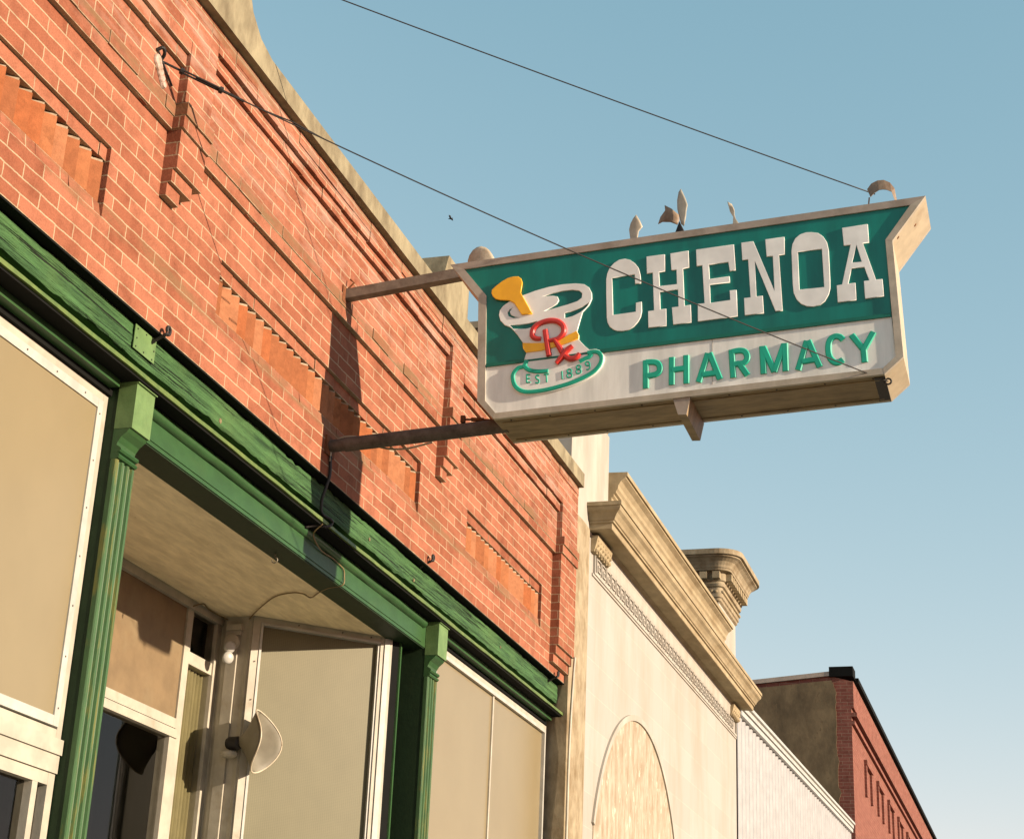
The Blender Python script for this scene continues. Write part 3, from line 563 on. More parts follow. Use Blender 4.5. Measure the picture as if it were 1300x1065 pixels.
# right display window
bm = BM(); frame(bm, 10.862, 13.66, 2.2, 4.474, 0.125, 0.034, 0.08); box(bm, 12.235, 12.262, 0.13, 0.2, 2.235, 4.44); rf = obj('display_window', bm, M['cream'], bb)
bm = BM(); frame(bm, 10.90, 13.62, 2.24, 4.436, 0.115, 0.026, 0.06); obj('trim_strip', bm, M['white_metal'], rf)
bm = BM(); box(bm, 10.92, 13.6, 0.142, 0.19, 2.25, 4.41); obj('opaque_pane', bm, M['tan'], rf)
bm = BM(); box(bm, 10.862, XE, 0.12, 0.35, 0.0, 2.198); obj('stall_riser', bm, M['green'], bb)
# entrance recess: soffit, rear windows, splayed window
bm = BM(); box(bm, 6.64, 10.675, 0.2895, 1.235, 4.389, 4.44); sof = obj('soffit', bm, M['soffit'], bb)
Y = 1.19
bm = BM(); box(bm, 6.64, 9.80, Y-0.03, Y+0.05, 4.335, 4.388)               # head rail
box(bm, 9.345, 9.42, Y-0.012, Y+0.05, 0.3, 4.334)                           # mullion
box(bm, 6.64, 9.344, Y-0.02, Y+0.05, 3.595, 3.652); box(bm, 6.64, 9.344, Y-0.035, Y+0.05, 3.535, 3.585)
box(bm, 9.421, 9.735, Y-0.01, Y+0.05, 4.008, 4.082)
box(bm, 9.736, 9.80, Y-0.02, Y+0.05, 0.3, 4.334); box(bm, 9.262, 9.344, Y-0.025, Y+0.05, 0.3, 3.534)
box(bm, 6.64, 9.80, Y-0.02, Y+0.05, 0.2, 0.3)
ew = obj('entrance_window', bm, M['cream'], bb)
bm = BM(); box(bm, 6.66, 9.344, Y, Y+0.02, 3.653, 4.334); obj('transom_panel', bm, M['tan_dark'], ew)
for q in ((6.66, 9.261, 0.3, 3.534), (9.421, 9.735, 4.083, 4.334), (9.421, 9.735, 0.3, 4.007)):
    bm = BM(); sheet(bm, q[0], q[1], Y+0.004, q[2], q[3]); obj('pane', bm, M['glass'], ew, recalc=False)
bm = BM(); pts = [(9.42+0.32*k/60, Y+0.05+0.012*math.sin(k*0.75)+0.004*math.sin(k*2.1)) for k in range(61)]
lo = [bm.verts.new((x, y, 0.5)) for x, y in pts]; hi = [bm.verts.new((x, y, 4.0)) for x, y in pts]
for k in range(60): bm.faces.new((lo[k], lo[k+1], hi[k+1], hi[k]))
obj('curtain', bm, M['curtain'], ew, smooth=True)
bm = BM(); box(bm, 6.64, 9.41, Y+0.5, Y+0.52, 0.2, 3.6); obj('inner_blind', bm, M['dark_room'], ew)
bm = BM(); prism_z(bm, [(6.636, .36), (7.30, 1.0), (7.30, 1.155), (7.26, 1.155), (7.26, 1.02), (6.636, .41)], 0.2, 4.387); obj('recess_side_panel', bm, M['cream'], bb)
# corner post between rear and splayed windows
bm = BM(); prism_z(bm, [(9.80, 1.24), (9.80, 1.16), (9.775, 1.13), (9.775, 0.985), (9.765, 0.955), (9.80, 0.92), (9.90, 0.95), (9.90, 1.24)], 0.2, 4.388)
cp = obj('corner_post', bm, M['cream'], bb)
bm = BM(); prism_z(bm, [(9.775, 1.10), (9.755, 1.10), (9.755, 1.03), (9.775, 1.03)], 0.2, 4.26); box(bm, 9.745, 9.776, 1.015, 1.105, 4.262, 4.29); box(bm, 9.735, 9.776, 1.005, 1.11, 4.291, 4.33)
obj('post_moulding', bm, M['cream'], cp)
# splayed window
A = Vector((9.77, .945, 0)); B = Vector((10.435, .262, 0)); dv = (B-A).normalized(); nn = Vector((-dv.y, dv.x, 0)); 
if nn.x > 0: nn = -nn       # towards the viewer (-x,-y)
L_ = (B-A).length
def sbox(bm, s0, s1, d0, d1, z0, z1):
    c = A + dv*((s0+s1)/2) + nn*((d0+d1)/2) + Vector((0, 0, (z0+z1)/2)); obox(bm, c, dv*(s1-s0)/2, nn*(d1-d0)/2, Vector((0, 0, (z1-z0)/2)))
bm = BM(); sbox(bm, 0, 0.05, -0.05, 0.012, 0.3, 4.388); sbox(bm, L_-0.082, L_, -0.05, 0.012, 0.3, 4.388); sbox(bm, 0.05, L_-0.082, -0.05, 0.010, 4.352, 4.388)
sbox(bm, 0.05, L_-0.082, -0.05, 0.010, 0.3, 0.5)
sw = obj('splayed_window', bm, M['cream'], bb)
bm = BM(); sbox(bm, 0.051, 0.066, -0.03, 0.018, 0.51, 4.351); sbox(bm, L_-0.096, L_-0.083, -0.03, 0.004, 0.51, 4.335); sbox(bm, 0.067, L_-0.083, -0.03, 0.018, 4.336, 4.351); sbox(bm, L_-0.055, L_-0.02, 0.012, 0.02, 0.51, 4.38)
obj('trim_strip', bm, M['white_metal'], sw)
bm = BM(); sbox(bm, 0.06, L_-0.083, -0.045, -0.025, 0.51, 4.34); obj('blind', bm, M['screen'], sw)
for s, zz_ in ((0.03, 4.1), (0.03, 3.86), (0.03, 3.6), (L_-0.04, 4.2), (L_-0.04, 3.9), (L_-0.04, 3.6), (0.3, 4.37), (0.6, 4.37), (0.8, 4.37)):
    c = A + dv*s + nn*0.0135 + Vector((0, 0, zz_)); bm = BM(); lathe(bm, c, nn, [(-.003, 0.0042), (0.006, 0.0042)], 8); obj('screw', bm, M['pipe'], sw)
bm = BM(); prism_z(bm, [(10.437, .264), (10.50, .235), (10.52, .235), (10.679, .30), (10.679, .36), (10.5, .40)], 0.2, 4.382)
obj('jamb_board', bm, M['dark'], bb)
bm = BM(); box(bm, 10.502, 10.522, 0.222, 0.234, 0.2, 4.381); obj('jamb_bead', bm, M['green'], bb)
# carcass: roof, side and rear walls, floor (closes the rooms)
bm = BM(); box(bm, 1.5, XE, 0.352, 14, 6.2, 6.35); box(bm, 1.5, 1.7, 0.352, 14, 0, 6.199); box(bm, XE-0.2, XE, 0.36, 14, 0, 6.199); box(bm, 1.5, XE, 13.8, 14, 0.0, 6.19)
box(bm, 1.71, XE-0.21, 0.36, 13.7, 4.60, 4.70); box(bm, 1.71, XE-0.21, 2.5, 2.6, 0, 4.59); box(bm, 1.71, XE-0.21, 0.2, 2.4, 0.002, 0.2)
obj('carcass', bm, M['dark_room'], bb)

# ---- small things on the brick building
def curl_hook(x, y, z, label):
    bm = BM(); pts = [(x, y+0.06, z-0.05), (x, y+0.02, z-0.025), (x, y-0.012, z-0.012)]
    cc = Vector((x+0.008, y-0.020, z+0.012))
    for k in range(12):
        a_ = math.radians(-110+k*30); pts.append((cc.x+0.018*math.cos(a_), cc.y-0.002*k*0.3, cc.z+0.018*math.sin(a_)))
    tube(bm, crom(pts, 3), 0.0085, 8)
    tag(obj('curl_hook', bm, M['black'], None, base=(x, y, z)), label, 'hook', 'curled iron hooks along the top of the green beam')
curl_hook(6.56, -0.01, 4.835, 'black curled iron hook above the green beam beside the nailed metal plate')
curl_hook(10.30, -0.01, 4.87, 'curled iron hook on the green beam halfway between sign shadow and stone pier')
curl_hook(13.40, -0.01, 4.83, 'black curled iron hook at the far end of the green beam beside the stone pier')
bm = BM(); hp = [(8.50, .235, 4.384), (8.50, .235, 4.355)] + [(8.50, .235-0.016*math.sin(math.radians(k*30)), 4.339+0.016*math.cos(math.radians(k*30))) for k in range(0, 10)]
tube(bm, crom(hp, 3), 0.0038, 8); tag(obj('cup_hook', bm, M['horn'], None, base=(8.5, .235, 4.384)), 'small brass coloured hook screwed under the green lintel over the entrance', 'hook')
# loudspeaker
sp_ = thing('horn_loudspeaker', 'beige horn loudspeaker mounted on the corner post in the entrance recess', 'loudspeaker', (9.72, 0.99, 3.55))
bm = BM(); lathe(bm, (9.70, 0.985, 3.575), (0, -1, 0), [(-0.02, 0.03), (0, 0.04), (0.055, 0.042), (0.07, 0.034)], 20); obj('driver', bm, M['black'], sp_)
bm = BM(); rings = []; nr, na = 10, 40
for inner in (0, 1):
    rr = []
    for i in range(nr+1):
        t = i/nr; r = 0.030 + 0.158*t**1.45; ring = []
        for k in range(na):
            a_ = 2*math.pi*k/na; sx, sz = math.cos(a_), math.sin(a_)
            d = 0.065 + 0.105*t + 0.105*t*t*(sx*sx)*1.0
            q = r*(1 - 0.12*sx*sx) - inner*0.004
            ring.append(bm.verts.new((9.70 + q*sx*0.92, 0.985 - d + inner*0.002, 3.585 + q*sz)))
        rr.append(ring)
    rings.append(rr)
for rr in rings:
    for p, q in zip(rr, rr[1:]):
        for k in range(na): bm.faces.new((p[k], p[(k+1) % na], q[(k+1) % na], q[k]))
p, q = rings[0][-1], rings[1][-1]
for k in range(na): bm.faces.new((p[k], p[(k+1) % na], q[(k+1) % na], q[k]))
horn = obj('horn', bm, M['horn'], sp_, smooth=True)
bm = BM(); rim = [v for v in []]
pts = []
for k in range(na+1):
    a_ = 2*math.pi*k/na; sx, sz = math.cos(a_), math.sin(a_); d = 0.17 + 0.105*sx*sx; q = 0.188*(1-0.12*sx*sx)
    pts.append((9.70+q*sx*0.92, 0.985-d, 3.585+q*sz))
tube(bm, pts, 0.0045, 6); obj('rim', bm, M['scrap'], horn, smooth=True)
bm = BM(); lathe(bm, (9.70, 0.985, 3.49), (0, 0, 1), [(0, 0.035), (0.012, 0.05), (0.03, 0.05), (0.036, 0.03)], 16); obox(bm, (9.735, 0.99, 3.53), (0.035, 0, 0), (0, 0.02, 0), (0, 0, 0.03)); obj('bracket', bm, M['cream'], sp_)
# lamp heads on the post
fl = thing('flood_lamp', 'white twin headed flood lamp high on the cream corner post in the entrance recess', 'lamp', (9.74, 1.06, 4.13))
bm = BM(); lathe(bm, (9.75, 1.065, 4.215), (-1, -.2, 0), [(0, 0.05), (0.02, 0.05), (0.026, 0.03)], 16); tube(bm, [(9.73, 1.06, 4.215), (9.70, 1.05, 4.19), (9.69, 1.05, 4.17)], 0.008); tube(bm, [(9.70, 1.05, 4.19), (9.68, 1.05, 4.12)], 0.008); obj('mount', bm, M['cream'], fl)
for z_, y_ in ((4.165, 1.045), (4.098, 1.05)):
    bm = BM(); c = Vector((9.665, y_, z_)); ax = Vector((-0.6, -0.75, -0.15)).normalized()
    lathe(bm, c - ax*0.045, ax, [(0, 0.014), (0.015, 0.017), (0.03, 0.024), (0.055, 0.037), (0.066, 0.0385), (0.074, 0.034), (0.08, 0.02), (0.082, 0.002)], 20)
    obj('lamp_head', bm, M['white_metal'], fl, smooth=True)
# cables
def cable(name, pts, r, mat, label, cat='cable', n=5):
    bm = BM(); tube(bm, crom(pts, n), r, 6); return tag(obj(name, bm, mat, None, smooth=True, base=pts[0]), label, cat)
cable('soffit_cable', [(9.35, 1.17, 4.34), (9.43, 1.13, 4.38), (9.55, 1.15, 4.378), (9.70, 1.14, 4.375), (9.83, 1.10, 4.37), (9.80, 1.0, 4.37), (9.624, 0.86, 4.375), (9.352, 0.62, 4.38), (9.27, 0.467, 4.378), (9.28, 0.40, 4.372), (9.377, 0.39, 4.375), (9.285, 0.298, 4.378), (9.2, 0.2, 4.377), (9.182, 0.108, 4.385), (9.195, 0.108, 4.442), (9.175, 0.108, 4.478), (9.109, 0.108, 4.488), (9.0, 0.108, 4.494), (8.846, 0.106, 4.486), (8.70, 0.09, 4.50), (8.60, 0.06, 4.52), (8.58, 0.0, 4.562)], 0.0042, M['cable_tan'], 'thin brown cable looping under the soffit and over the green lintel')
cable('sign_cable', [(8.57, -0.62, 5.00), (8.60, -0.45, 4.985), (8.62, -0.30, 5.01), (8.60, -0.16, 5.075), (8.585, -0.06, 5.07), (8.57, -0.02, 5.01), (8.575, -0.012, 4.93)], 0.0055, M['cable_white'], 'pale cable arching from the lower sign pole to the wall')
cable('black_conduit', [(8.575, -0.012, 4.96), (8.59, -0.012, 4.86), (8.585, 0.0, 4.79), (8.58, 0.02, 4.70), (8.60, 0.02, 4.63), (8.65, -0.01, 4.612), (8.68, -0.012, 4.60), (8.65, 0.0, 4.568), (8.58, 0.04, 4.556), (8.54, 0.09, 4.535)], 0.009, M['wire'], 'dark green and black cable dropping from the lower sign pole over the timber beam', 'cable')

# ================================================================ pharmacy sign
sg = thing('pharmacy_sign', 'large green and white projecting shop sign with raised lettering and mortar emblem', 'sign', (8.57, -0.03, 5.5))
XF_, XB_ = 8.38, 8.76
outer, inner = G['outer'][0], G['inner'][0]
# cabinet: a shell of sheet metal between the two faces
def shell(idx, mat, name, par):
    bm = BM()
    for i in idx:
        a, b = Vector((0, *outer[i])), Vector((0, *outer[(i+1) % 8])); ca = Vector((0, *inner[i])); cb = Vector((0, *inner[(i+1) % 8]))
        ca = a + (ca-a)*0.25; cb = b + (cb-b)*0.25
        r = [[bm.verts.new((x, q.y, q.z)) for q in (a, b, cb, ca)] for x in (XF_+0.02, XB_-0.02)]
        for k in range(4): bm.faces.new((r[0][k], r[0][(k+1) % 4], r[1][(k+1) % 4], r[1][k]))
    return obj(name, bm, mat, par)
cab = shell([0, 5, 6, 7], M['frame_al'], 'cabinet', sg)
# bottom and outer end in their own sheet metal
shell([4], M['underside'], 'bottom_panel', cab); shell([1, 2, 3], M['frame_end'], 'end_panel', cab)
# frames front and back
def frame_part(idx, name, par, mat, thick=0.022):
    for xc in (XF_+0.008, XB_-0.008):
        bm = BM()
        for i in idx:
            a, b, c_, d_ = outer[i], outer[(i+1) % 8], inner[(i+1) % 8], inner[i]
            s = 0.0006*(i % 2)
            r = [[bm.verts.new((x, q[0], q[1])) for q in (a, b, c_, d_)] for x in (xc-thick/2-s, xc+thick/2+s)]
            for k in range(4): bm.faces.new((r[0][k], r[0][(k+1) % 4], r[1][(k+1) % 4], r[1][k]))
            bm.faces.new(r[0]); bm.faces.new(r[1][::-1])
        bmesh.ops.remove_doubles(bm, verts=bm.verts[:], dist=0.00001)
        obj(name, bm, mat, par)
frame_part([0], 'top_frame', sg, M['frame_al']); frame_part([1, 2, 3], 'end_frame', sg, M['frame_end2']); frame_part([4], 'bottom_frame', sg, M['frame_end2']); frame_part([5, 6, 7], 'side_frame', sg, M['frame_al2'])
# faces
(dl, dr) = G['divider'][0]
def lerp_z(y): return dl[1] + (dr[1]-dl[1])*(y-dl[0])/(dr[0]-dl[0])
inn = inner
upper = [inn[0], inn[1], inn[2], (-3.172, lerp_z(-3.172)), (-0.974, lerp_z(-0.974)), inn[7]]
lower = [(-0.974, lerp_z(-0.974)), (-3.172, lerp_z(-3.172)), inn[3], inn[4], inn[5], inn[6]]
def grow(r, e=0.012):
    cy = sum(p[0] for p in r)/len(r); cz = sum(p[1] for p in r)/len(r); return r
for xc, nm in ((XF_+0.0105, ''), (XB_-0.0105, '')):
    flat('green_face', [upper], xc, 0.004, 0.0005, M['sign_green'], sg)
    flat('white_face', [lower], xc, 0.004, 0.0005, M['sign_white'], sg)
    s = -1 if xc < 8.5 else 1
    bm = BM(); x_ = xc + s*0.004
    for dz_, h_, o_ in ((0.0, 0.012, 0.010), (0.012, 0.010, 0.005)):
        r = [[bm.verts.new((x, y, z)) for y, z in ((dl[0]-0.002, dl[1]+dz_), (dr[0]+0.002, dr[1]+dz_), (dr[0]+0.002, dr[1]+dz_+h_), (dl[0]-0.002, dl[1]+dz_+h_))] for x in (x_, x_+s*o_)]
        for k in range(4): bm.faces.new((r[0][k], r[0][(k+1) % 4], r[1][(k+1) % 4], r[1][k]))
        bm.faces.new(r[0]); bm.faces.new(r[1][::-1])
    obj('divider_strip', bm, M['sign_green2'], sg)
FX = XF_ + 0.0065                                   # front surface of the faces
for ch in 'CHENOA': flat('letter', G[ch], FX-0.004, 0.005, 0.0022, M['sign_letter'], sg)
for ch in ('p', 'h', 'a', 'r', 'm', 'a2', 'c', 'y'):
    bm = BM(); strokes(bm, S[ch], 0.0335, FX, 0.008, 0.005, smooth=ch in ('p', 'r', 'c')); obj('small_letter', bm, M['emerald'], sg)
em = flat('mortar_emblem', G['mortar'], FX-0.004, 0.005, 0.002, M['sign_letter'], sg)
flat('pestle', G['pestle'], FX-0.013, 0.005, 0.003, M['yellow'], em)
flat('band', G['band'], FX-0.0125, 0.0035, 0.002, M['yellow'], em)
bm = BM(); strokes(bm, S['rx'], 0.030, FX-0.009, 0.018, 0.008, wend=0.75, step=0.0012); obj('prescription_mark', bm, M['red'], em)
bm = BM(); strokes(bm, S['ribbon'], 0.0235, FX-0.0085, 0.007, 0.004); obj('ribbon', bm, M['emerald'], em)
i = 0
for n_ in (4, 1, 2, 1, 1, 1, 1):
    bm = BM(); strokes(bm, S['est'][i:i+n_], 0.0085, FX-0.0085, 0.004, 0.002, step=0.0001); i += n_
    obj('date_character', bm, M['emerald'], em)
# seam between acrylic sheets, screws
bm = BM()
for yy in (-2.235,):
    obox(bm, (FX-0.0008, yy, (lerp_z(yy)+5.13)/2+0.012), (0.0006, 0, 0), (0, 0.0012, 0), (0, 0, (lerp_z(yy)-5.14)/2))
obj('sheet_seam', bm, M['frame_al'], sg)
oa, ob = Vector((0, *outer[4])), Vector((0, *outer[5]))
for k in range(9):
    p = oa + (ob-oa)*(0.03+k*0.117)
    for x in (XF_+0.04, XB_-0.035): bm = BM(); lathe(bm, (x, p.y+rb.uniform(-.02, .02), p.z), (0, 0, -1), [(0, 0.0055), (0.003, 0.005)], 8); obj('screw', bm, M['black'], cab)
# inner fold lines of the bottom pan
bm = BM()
d = (ob-oa)/2; c = (oa+ob)/2
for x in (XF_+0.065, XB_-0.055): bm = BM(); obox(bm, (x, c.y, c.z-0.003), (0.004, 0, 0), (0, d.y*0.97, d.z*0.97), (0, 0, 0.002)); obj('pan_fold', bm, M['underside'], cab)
# open joint plate at the outer bottom corner
bm = BM(); a_ = Vector((0, *outer[4])); e_ = (ob-oa).normalized()
for x0_, x1_ in ((XF_+0.03, XB_-0.04),):
    q = a_ + e_*0.055; r = []
    obox(bm, ((x0_+x1_)/2, (a_.y+q.y)/2, (a_.z+q.z)/2-0.003), ((x1_-x0_)/2, 0, 0), (0, 0.028, -0.001), (0, 0, 0.002))
obj('open_joint', bm, M['black'], cab)
# rust spots and folded lips on the outer end
bm = BM()
A1, A2 = Vector((0, *outer[1])), Vector((0, *outer[2])); ed = A2-A1; nd = Vector((0, ed.z, -ed.y)).normalized()
if nd.y > 0: nd = -nd
for f, x in ((0.38, 8.52), (0.85, 8.42)):
    bm = BM(); p = A1 + ed*f; lathe(bm, (x, p.y, p.z), nd, [(-0.001, 0.011), (0.0012, 0.009), (0.003, 0.004)], 10); obj('rust_spot', bm, M['rust'], cab)
# bracket underneath
bm = BM(); pr = [(-2.022, 5.09), (-2.118, 5.086), (-2.097, 4.988), (-2.052, 4.990)]
a4 = [bm.verts.new((XF_+0.012, y, z)) for y, z in pr]; b4 = [bm.verts.new((XB_+0.006, y, z-0.006)) for y, z in pr]
for k in range(4): bm.faces.new((a4[k], a4[(k+1) % 4], b4[(k+1) % 4], b4[k]))
bm.faces.new(a4); bm.faces.new(b4[::-1]); obj('drip_bracket', bm, M['underside'], sg)
bm = BM(); q4 = [bm.verts.new((XF_+0.006, y*1.0, z)) for y, z in pr]; r4 = [bm.verts.new((XF_+0.0115, y, z)) for y, z in pr]
for k in range(4): bm.faces.new((q4[k], q4[(k+1) % 4], r4[(k+1) % 4], r4[k]))
bm.faces.new(q4); bm.faces.new(r4[::-1]); obj('bracket_face', bm, M['frame_al'], sg)
# mounting poles
bm = BM(); d = Vector((0, -0.78, 0.075)); c = Vector((8.57, -0.39, 5.995)); u = d.normalized(); s2 = u.cross(Vector((1, 0, 0)))
obox(bm, c, (0.030, 0, 0), d/2*1.03, s2*0.030); obj('upper_pole', bm, M['pipe2'], sg)
bm = BM(); box(bm, 8.50, 8.64, -0.036, -0.015, 5.90, 6.0); tube(bm, [(8.55, -0.03, 5.98), (8.55, -0.08, 6.03), (8.56, -0.05, 6.06)], 0.006, 6); obj('wall_flange', bm, M['rust'], sg)
bm = BM(); tube(bm, [(8.57, -0.01, 5.018), (8.57, -0.12, 5.024)], 0.036, 16); tube(bm, [(8.57, -0.10, 5.022), (8.57, -1.06, 5.072)], 0.041, 18); obj('lower_pole', bm, M['pipe'], sg, smooth=False)
bm = BM(); box(bm, 8.51, 8.63, -0.012, 0.002, 4.96, 5.07); obj('wall_flange', bm, M['rust'], sg)
# turnbuckle at inner bottom corner
bm = BM(); obox(bm, (8.56, -0.80, 5.121), (0.012, 0, 0), (0, 0.012, 0), (0, 0, 0.02)); tube(bm, [(8.56, -0.80, 5.121), (8.56, -0.97, 5.105)], 0.006, 6); tube(bm, [(8.56, -0.85, 5.117), (8.56, -0.92, 5.11)], 0.012, 8); obj('tie_bolt', bm, M['rust'], sg)
# curved tin blades left standing on top of the sign
def blade(name, pts, x, bow, axis=0.0, parent=sg, mat='scrap'):
    """thin curved sheet with the given (y,z) outline, bowed along x"""
    import mathutils
    ys = [p[0] for p in pts]; zs = [p[1] for p in pts]; cy, cz = sum(ys)/len(ys), sum(zs)/len(zs); R = max(max(ys)-min(ys), max(zs)-min(zs))/2
    bm = BM(); rr = []
    def bx(y, z):
        t = ((y-cy)*math.cos(axis)+(z-cz)*math.sin(axis))/R
        return x + bow*t*t + 0.35*bow*t
    n = len(pts); fr = []
    for off in (0, 0.004):
        c = bm.verts.new((bx(cy, cz)+off, cy, cz)); mid = [bm.verts.new((bx((y+cy)/2, (z+cz)/2)+off, (y+cy)/2, (z+cz)/2)) for y, z in pts]; out = [bm.verts.new((bx(y, z)+off, y, z)) for y, z in pts]
        for k in range(n):
            bm.faces.new((c, mid[k], mid[(k+1) % n])); bm.faces.new((mid[k], out[k], out[(k+1) % n], mid[(k+1) % n]))
        fr.append(out)
    for k in range(n): bm.faces.new((fr[0][k], fr[0][(k+1) % n], fr[1][(k+1) % n], fr[1][k]))
    bmesh.ops.subdivide_edges(bm, edges=bm.edges[:], cuts=1, use_grid_fill=True, smooth=0.3)
    return obj(name, bm, M[mat], parent, smooth=True)
BL = dict(b1=[(-1.7411,6.10),(-1.7247,6.2148),(-1.734,6.2524),(-1.7497,6.2816),(-1.767,6.3014),(-1.7886,6.2618),(-1.8046,6.2214),(-1.7826,6.1931),(-1.7705,6.10)],
 b2=[(-1.9277,6.3504),(-1.9698,6.3185),(-2.0082,6.2832),(-2.0118,6.2521),(-2.0016,6.2187),(-1.9634,6.2345),(-1.9146,6.2492),(-1.8832,6.2527),(-1.9003,6.2878),(-1.9315,6.3151)],
 b3=[(-2.0249,6.4362),(-2.0389,6.4034),(-2.0544,6.3628),(-2.0635,6.327),(-2.0567,6.2854),(-2.0547,6.2549),(-2.0431,6.1949),(-2.0258,6.2121),(-2.0152,6.2593),(-2.0046,6.3068),(-2.003,6.3611),(-2.0111,6.4145)],
 b4=[(-2.2871,6.3265),(-2.3143,6.3057),(-2.3276,6.2697),(-2.3287,6.2353),(-2.335,6.21),(-2.350,6.1835),(-2.352,6.12),(-2.319,6.12),(-2.3188,6.19),(-2.3205,6.2248),(-2.3037,6.2572)],
 b5=[(-1.985,6.11),(-1.9915,6.1662),(-2.0154,6.2325),(-2.0453,6.1657),(-2.05,6.11)],
 disc=[(-0.7655,6.0),(-0.7637,6.1243),(-0.7732,6.1568),(-0.7944,6.1834),(-0.8208,6.1974),(-0.8477,6.1993),(-0.8752,6.1891),(-0.8986,6.1699),(-0.9155,6.1442),(-0.9352,6.1064),(-0.9334,6.0)],
 arch=[(-3.0628,6.238),(-3.0597,6.3056),(-3.0832,6.3382),(-3.1172,6.3534),(-3.1506,6.3526),(-3.1831,6.3326),(-3.2065,6.2946),(-3.2177,6.2326),(-3.1914,6.2644),(-3.159,6.2842),(-3.1257,6.2837),(-3.0972,6.2659)])
blade('tin_blade', BL['b1'], 8.57, 0.03); blade('tin_blade', BL['b2'], 8.575, 0.03, mat='rusty_tin'); blade('tin_blade', BL['b3'], 8.565, 0.012, mat='cream'); blade('tin_blade', BL['b4'], 8.57, 0.012)
blade('blade_base', BL['b5'], 8.572, 0.01, mat='black'); blade('tin_disc', BL['disc'], 8.57, 0.02)
# arch blade: strip bent into an arch, built across its arc
bm = BM(); o_ = [(-3.0628,6.15),(-3.0597,6.3056),(-3.0832,6.3382),(-3.1172,6.3534),(-3.1506,6.3526),(-3.1831,6.3326),(-3.2065,6.2946),(-3.2177,6.20)]
i_ = [(-3.078,6.15),(-3.078,6.245),(-3.0972,6.2659),(-3.1257,6.2837),(-3.145,6.2845),(-3.165,6.280),(-3.1914,6.2644),(-3.208,6.20)]
o_ = o_[1:]; i_ = i_[1:]
r = [[bm.verts.new((x, *p)) for p in q] for x, q in ((8.56, o_), (8.54, i_), (8.565, o_), (8.545, i_))]
n = len(o_)-1
for k in range(n):
    bm.faces.new((r[0][k], r[0][k+1], r[1][k+1], r[1][k])); bm.faces.new((r[2][k], r[3][k], r[3][k+1], r[2][k+1])); bm.faces.new((r[0][k], r[2][k], r[2][k+1], r[0][k+1])); bm.faces.new((r[1][k], r[1][k+1], r[3][k+1], r[3][k]))
obj('tin_arch', bm, M['rusty_tin'], sg)
bm = BM(); tube(bm, [(8.56, -3.21, 6.235), (8.57, -3.20, 6.10)], 0.006, 6); tube(bm, [(8.555, -3.07, 6.25), (8.57, -3.05, 6.1)], 0.004, 6); obj('blade_post', bm, M['rusty_tin'], sg)

# guy wires
gw = thing('guy_wire', 'thin dark wire with a turnbuckle from the brick pier down across the sign lettering', 'wire', (6.2, -0.03, 6.1), 'wires bracing the sign')
a_, b_ = Vector((6.205, -0.032, 6.075)), Vector((8.45, -3.135, 5.118))
def sag(a, b, s, n=24): return [a + (b-a)*(k/n) - Vector((0, 0, s*4*(k/n)*(1-k/n))) for k in range(n+1)]
bm = BM(); P_ = sag(a_, b_, 0.05); tube(bm, P_[1:], 0.0034, 6)
tube(bm, [P_[2]+Vector((0.004, 0.006, 0.006)), P_[3], P_[4]+Vector((0, 0, 0.012)), P_[5]], 0.0035, 6)
cpt = b_; tube(bm, [cpt + Vector((0, 0.016*math.cos(math.radians(q)), 0.016*math.sin(math.radians(q)))) for q in range(0, 361, 30)], 0.005, 6)
obj('wire', bm, M['wire'], gw)
d = (P_[2]-P_[0]).normalized(); bm = BM(); s_ = d.cross(Vector((0, 0, 1))).normalized(); c = P_[1]+d*0.03
for q in (-1, 1): tube(bm, [c-d*0.10+s_*0.012*q, c+d*0.10+s_*0.012*q], 0.005, 6)
for q in (-0.1, 0.1): lathe(bm, c+d*q-d*0.012, d, [(0, 0.008), (0.004, 0.017), (0.02, 0.017), (0.024, 0.008)], 10)
tube(bm, [c+d*0.1, c+d*0.22], 0.007, 6); tube(bm, [P_[0], c-d*0.1], 0.006, 6)
obj('turnbuckle', bm, M['black'], gw)
bm = BM(); tube(bm, crom([(6.20, -0.02, 6.08), (6.18, -0.05, 6.10), (6.15, -0.055, 6.115), (6.14, -0.03, 6.10)], 4), 0.009, 8); tube(bm, [(6.14, -0.036, 6.10), (6.30, -0.040, 6.0)], 0.005, 6); obj('eye_bolt', bm, M['black'], gw)
bm = BM()
for q in range(5):
    c = Vector((6.16+0.018*q, -0.034, 6.055-0.022*q)); lathe(bm, c, (0, -1, 0), [(-0.004, 0.034-0.003*q), (0.004, 0.030-0.003*q), (0.009, 0.016)], 10)
obj('putty_patch', bm, M['ceramic'], gw)
g2 = cable('guy_wire', [tuple(p) for p in sag(Vector((8.57, -3.10, 6.275)), Vector((6.715, -0.13, 6.975)), 0.012, 12)], 0.0036, M['wire'], 'thin dark wire crossing the open sky to the outer top corner of the sign', 'wire', 2); g2['group'] = 'wires bracing the sign'
bm = BM(); 

# ================================================================ stone building
bm.free()
sb = thing('stone_building', 'cream limestone building with carved cornice and arched panel, beside the brick shop', 'building', (17.5, 0, 0))
X0, X1 = 13.87, 21.9
bm = BM(); box(bm, XE+0.15, X1, 0.0, 0.4, 0, 6.9); 
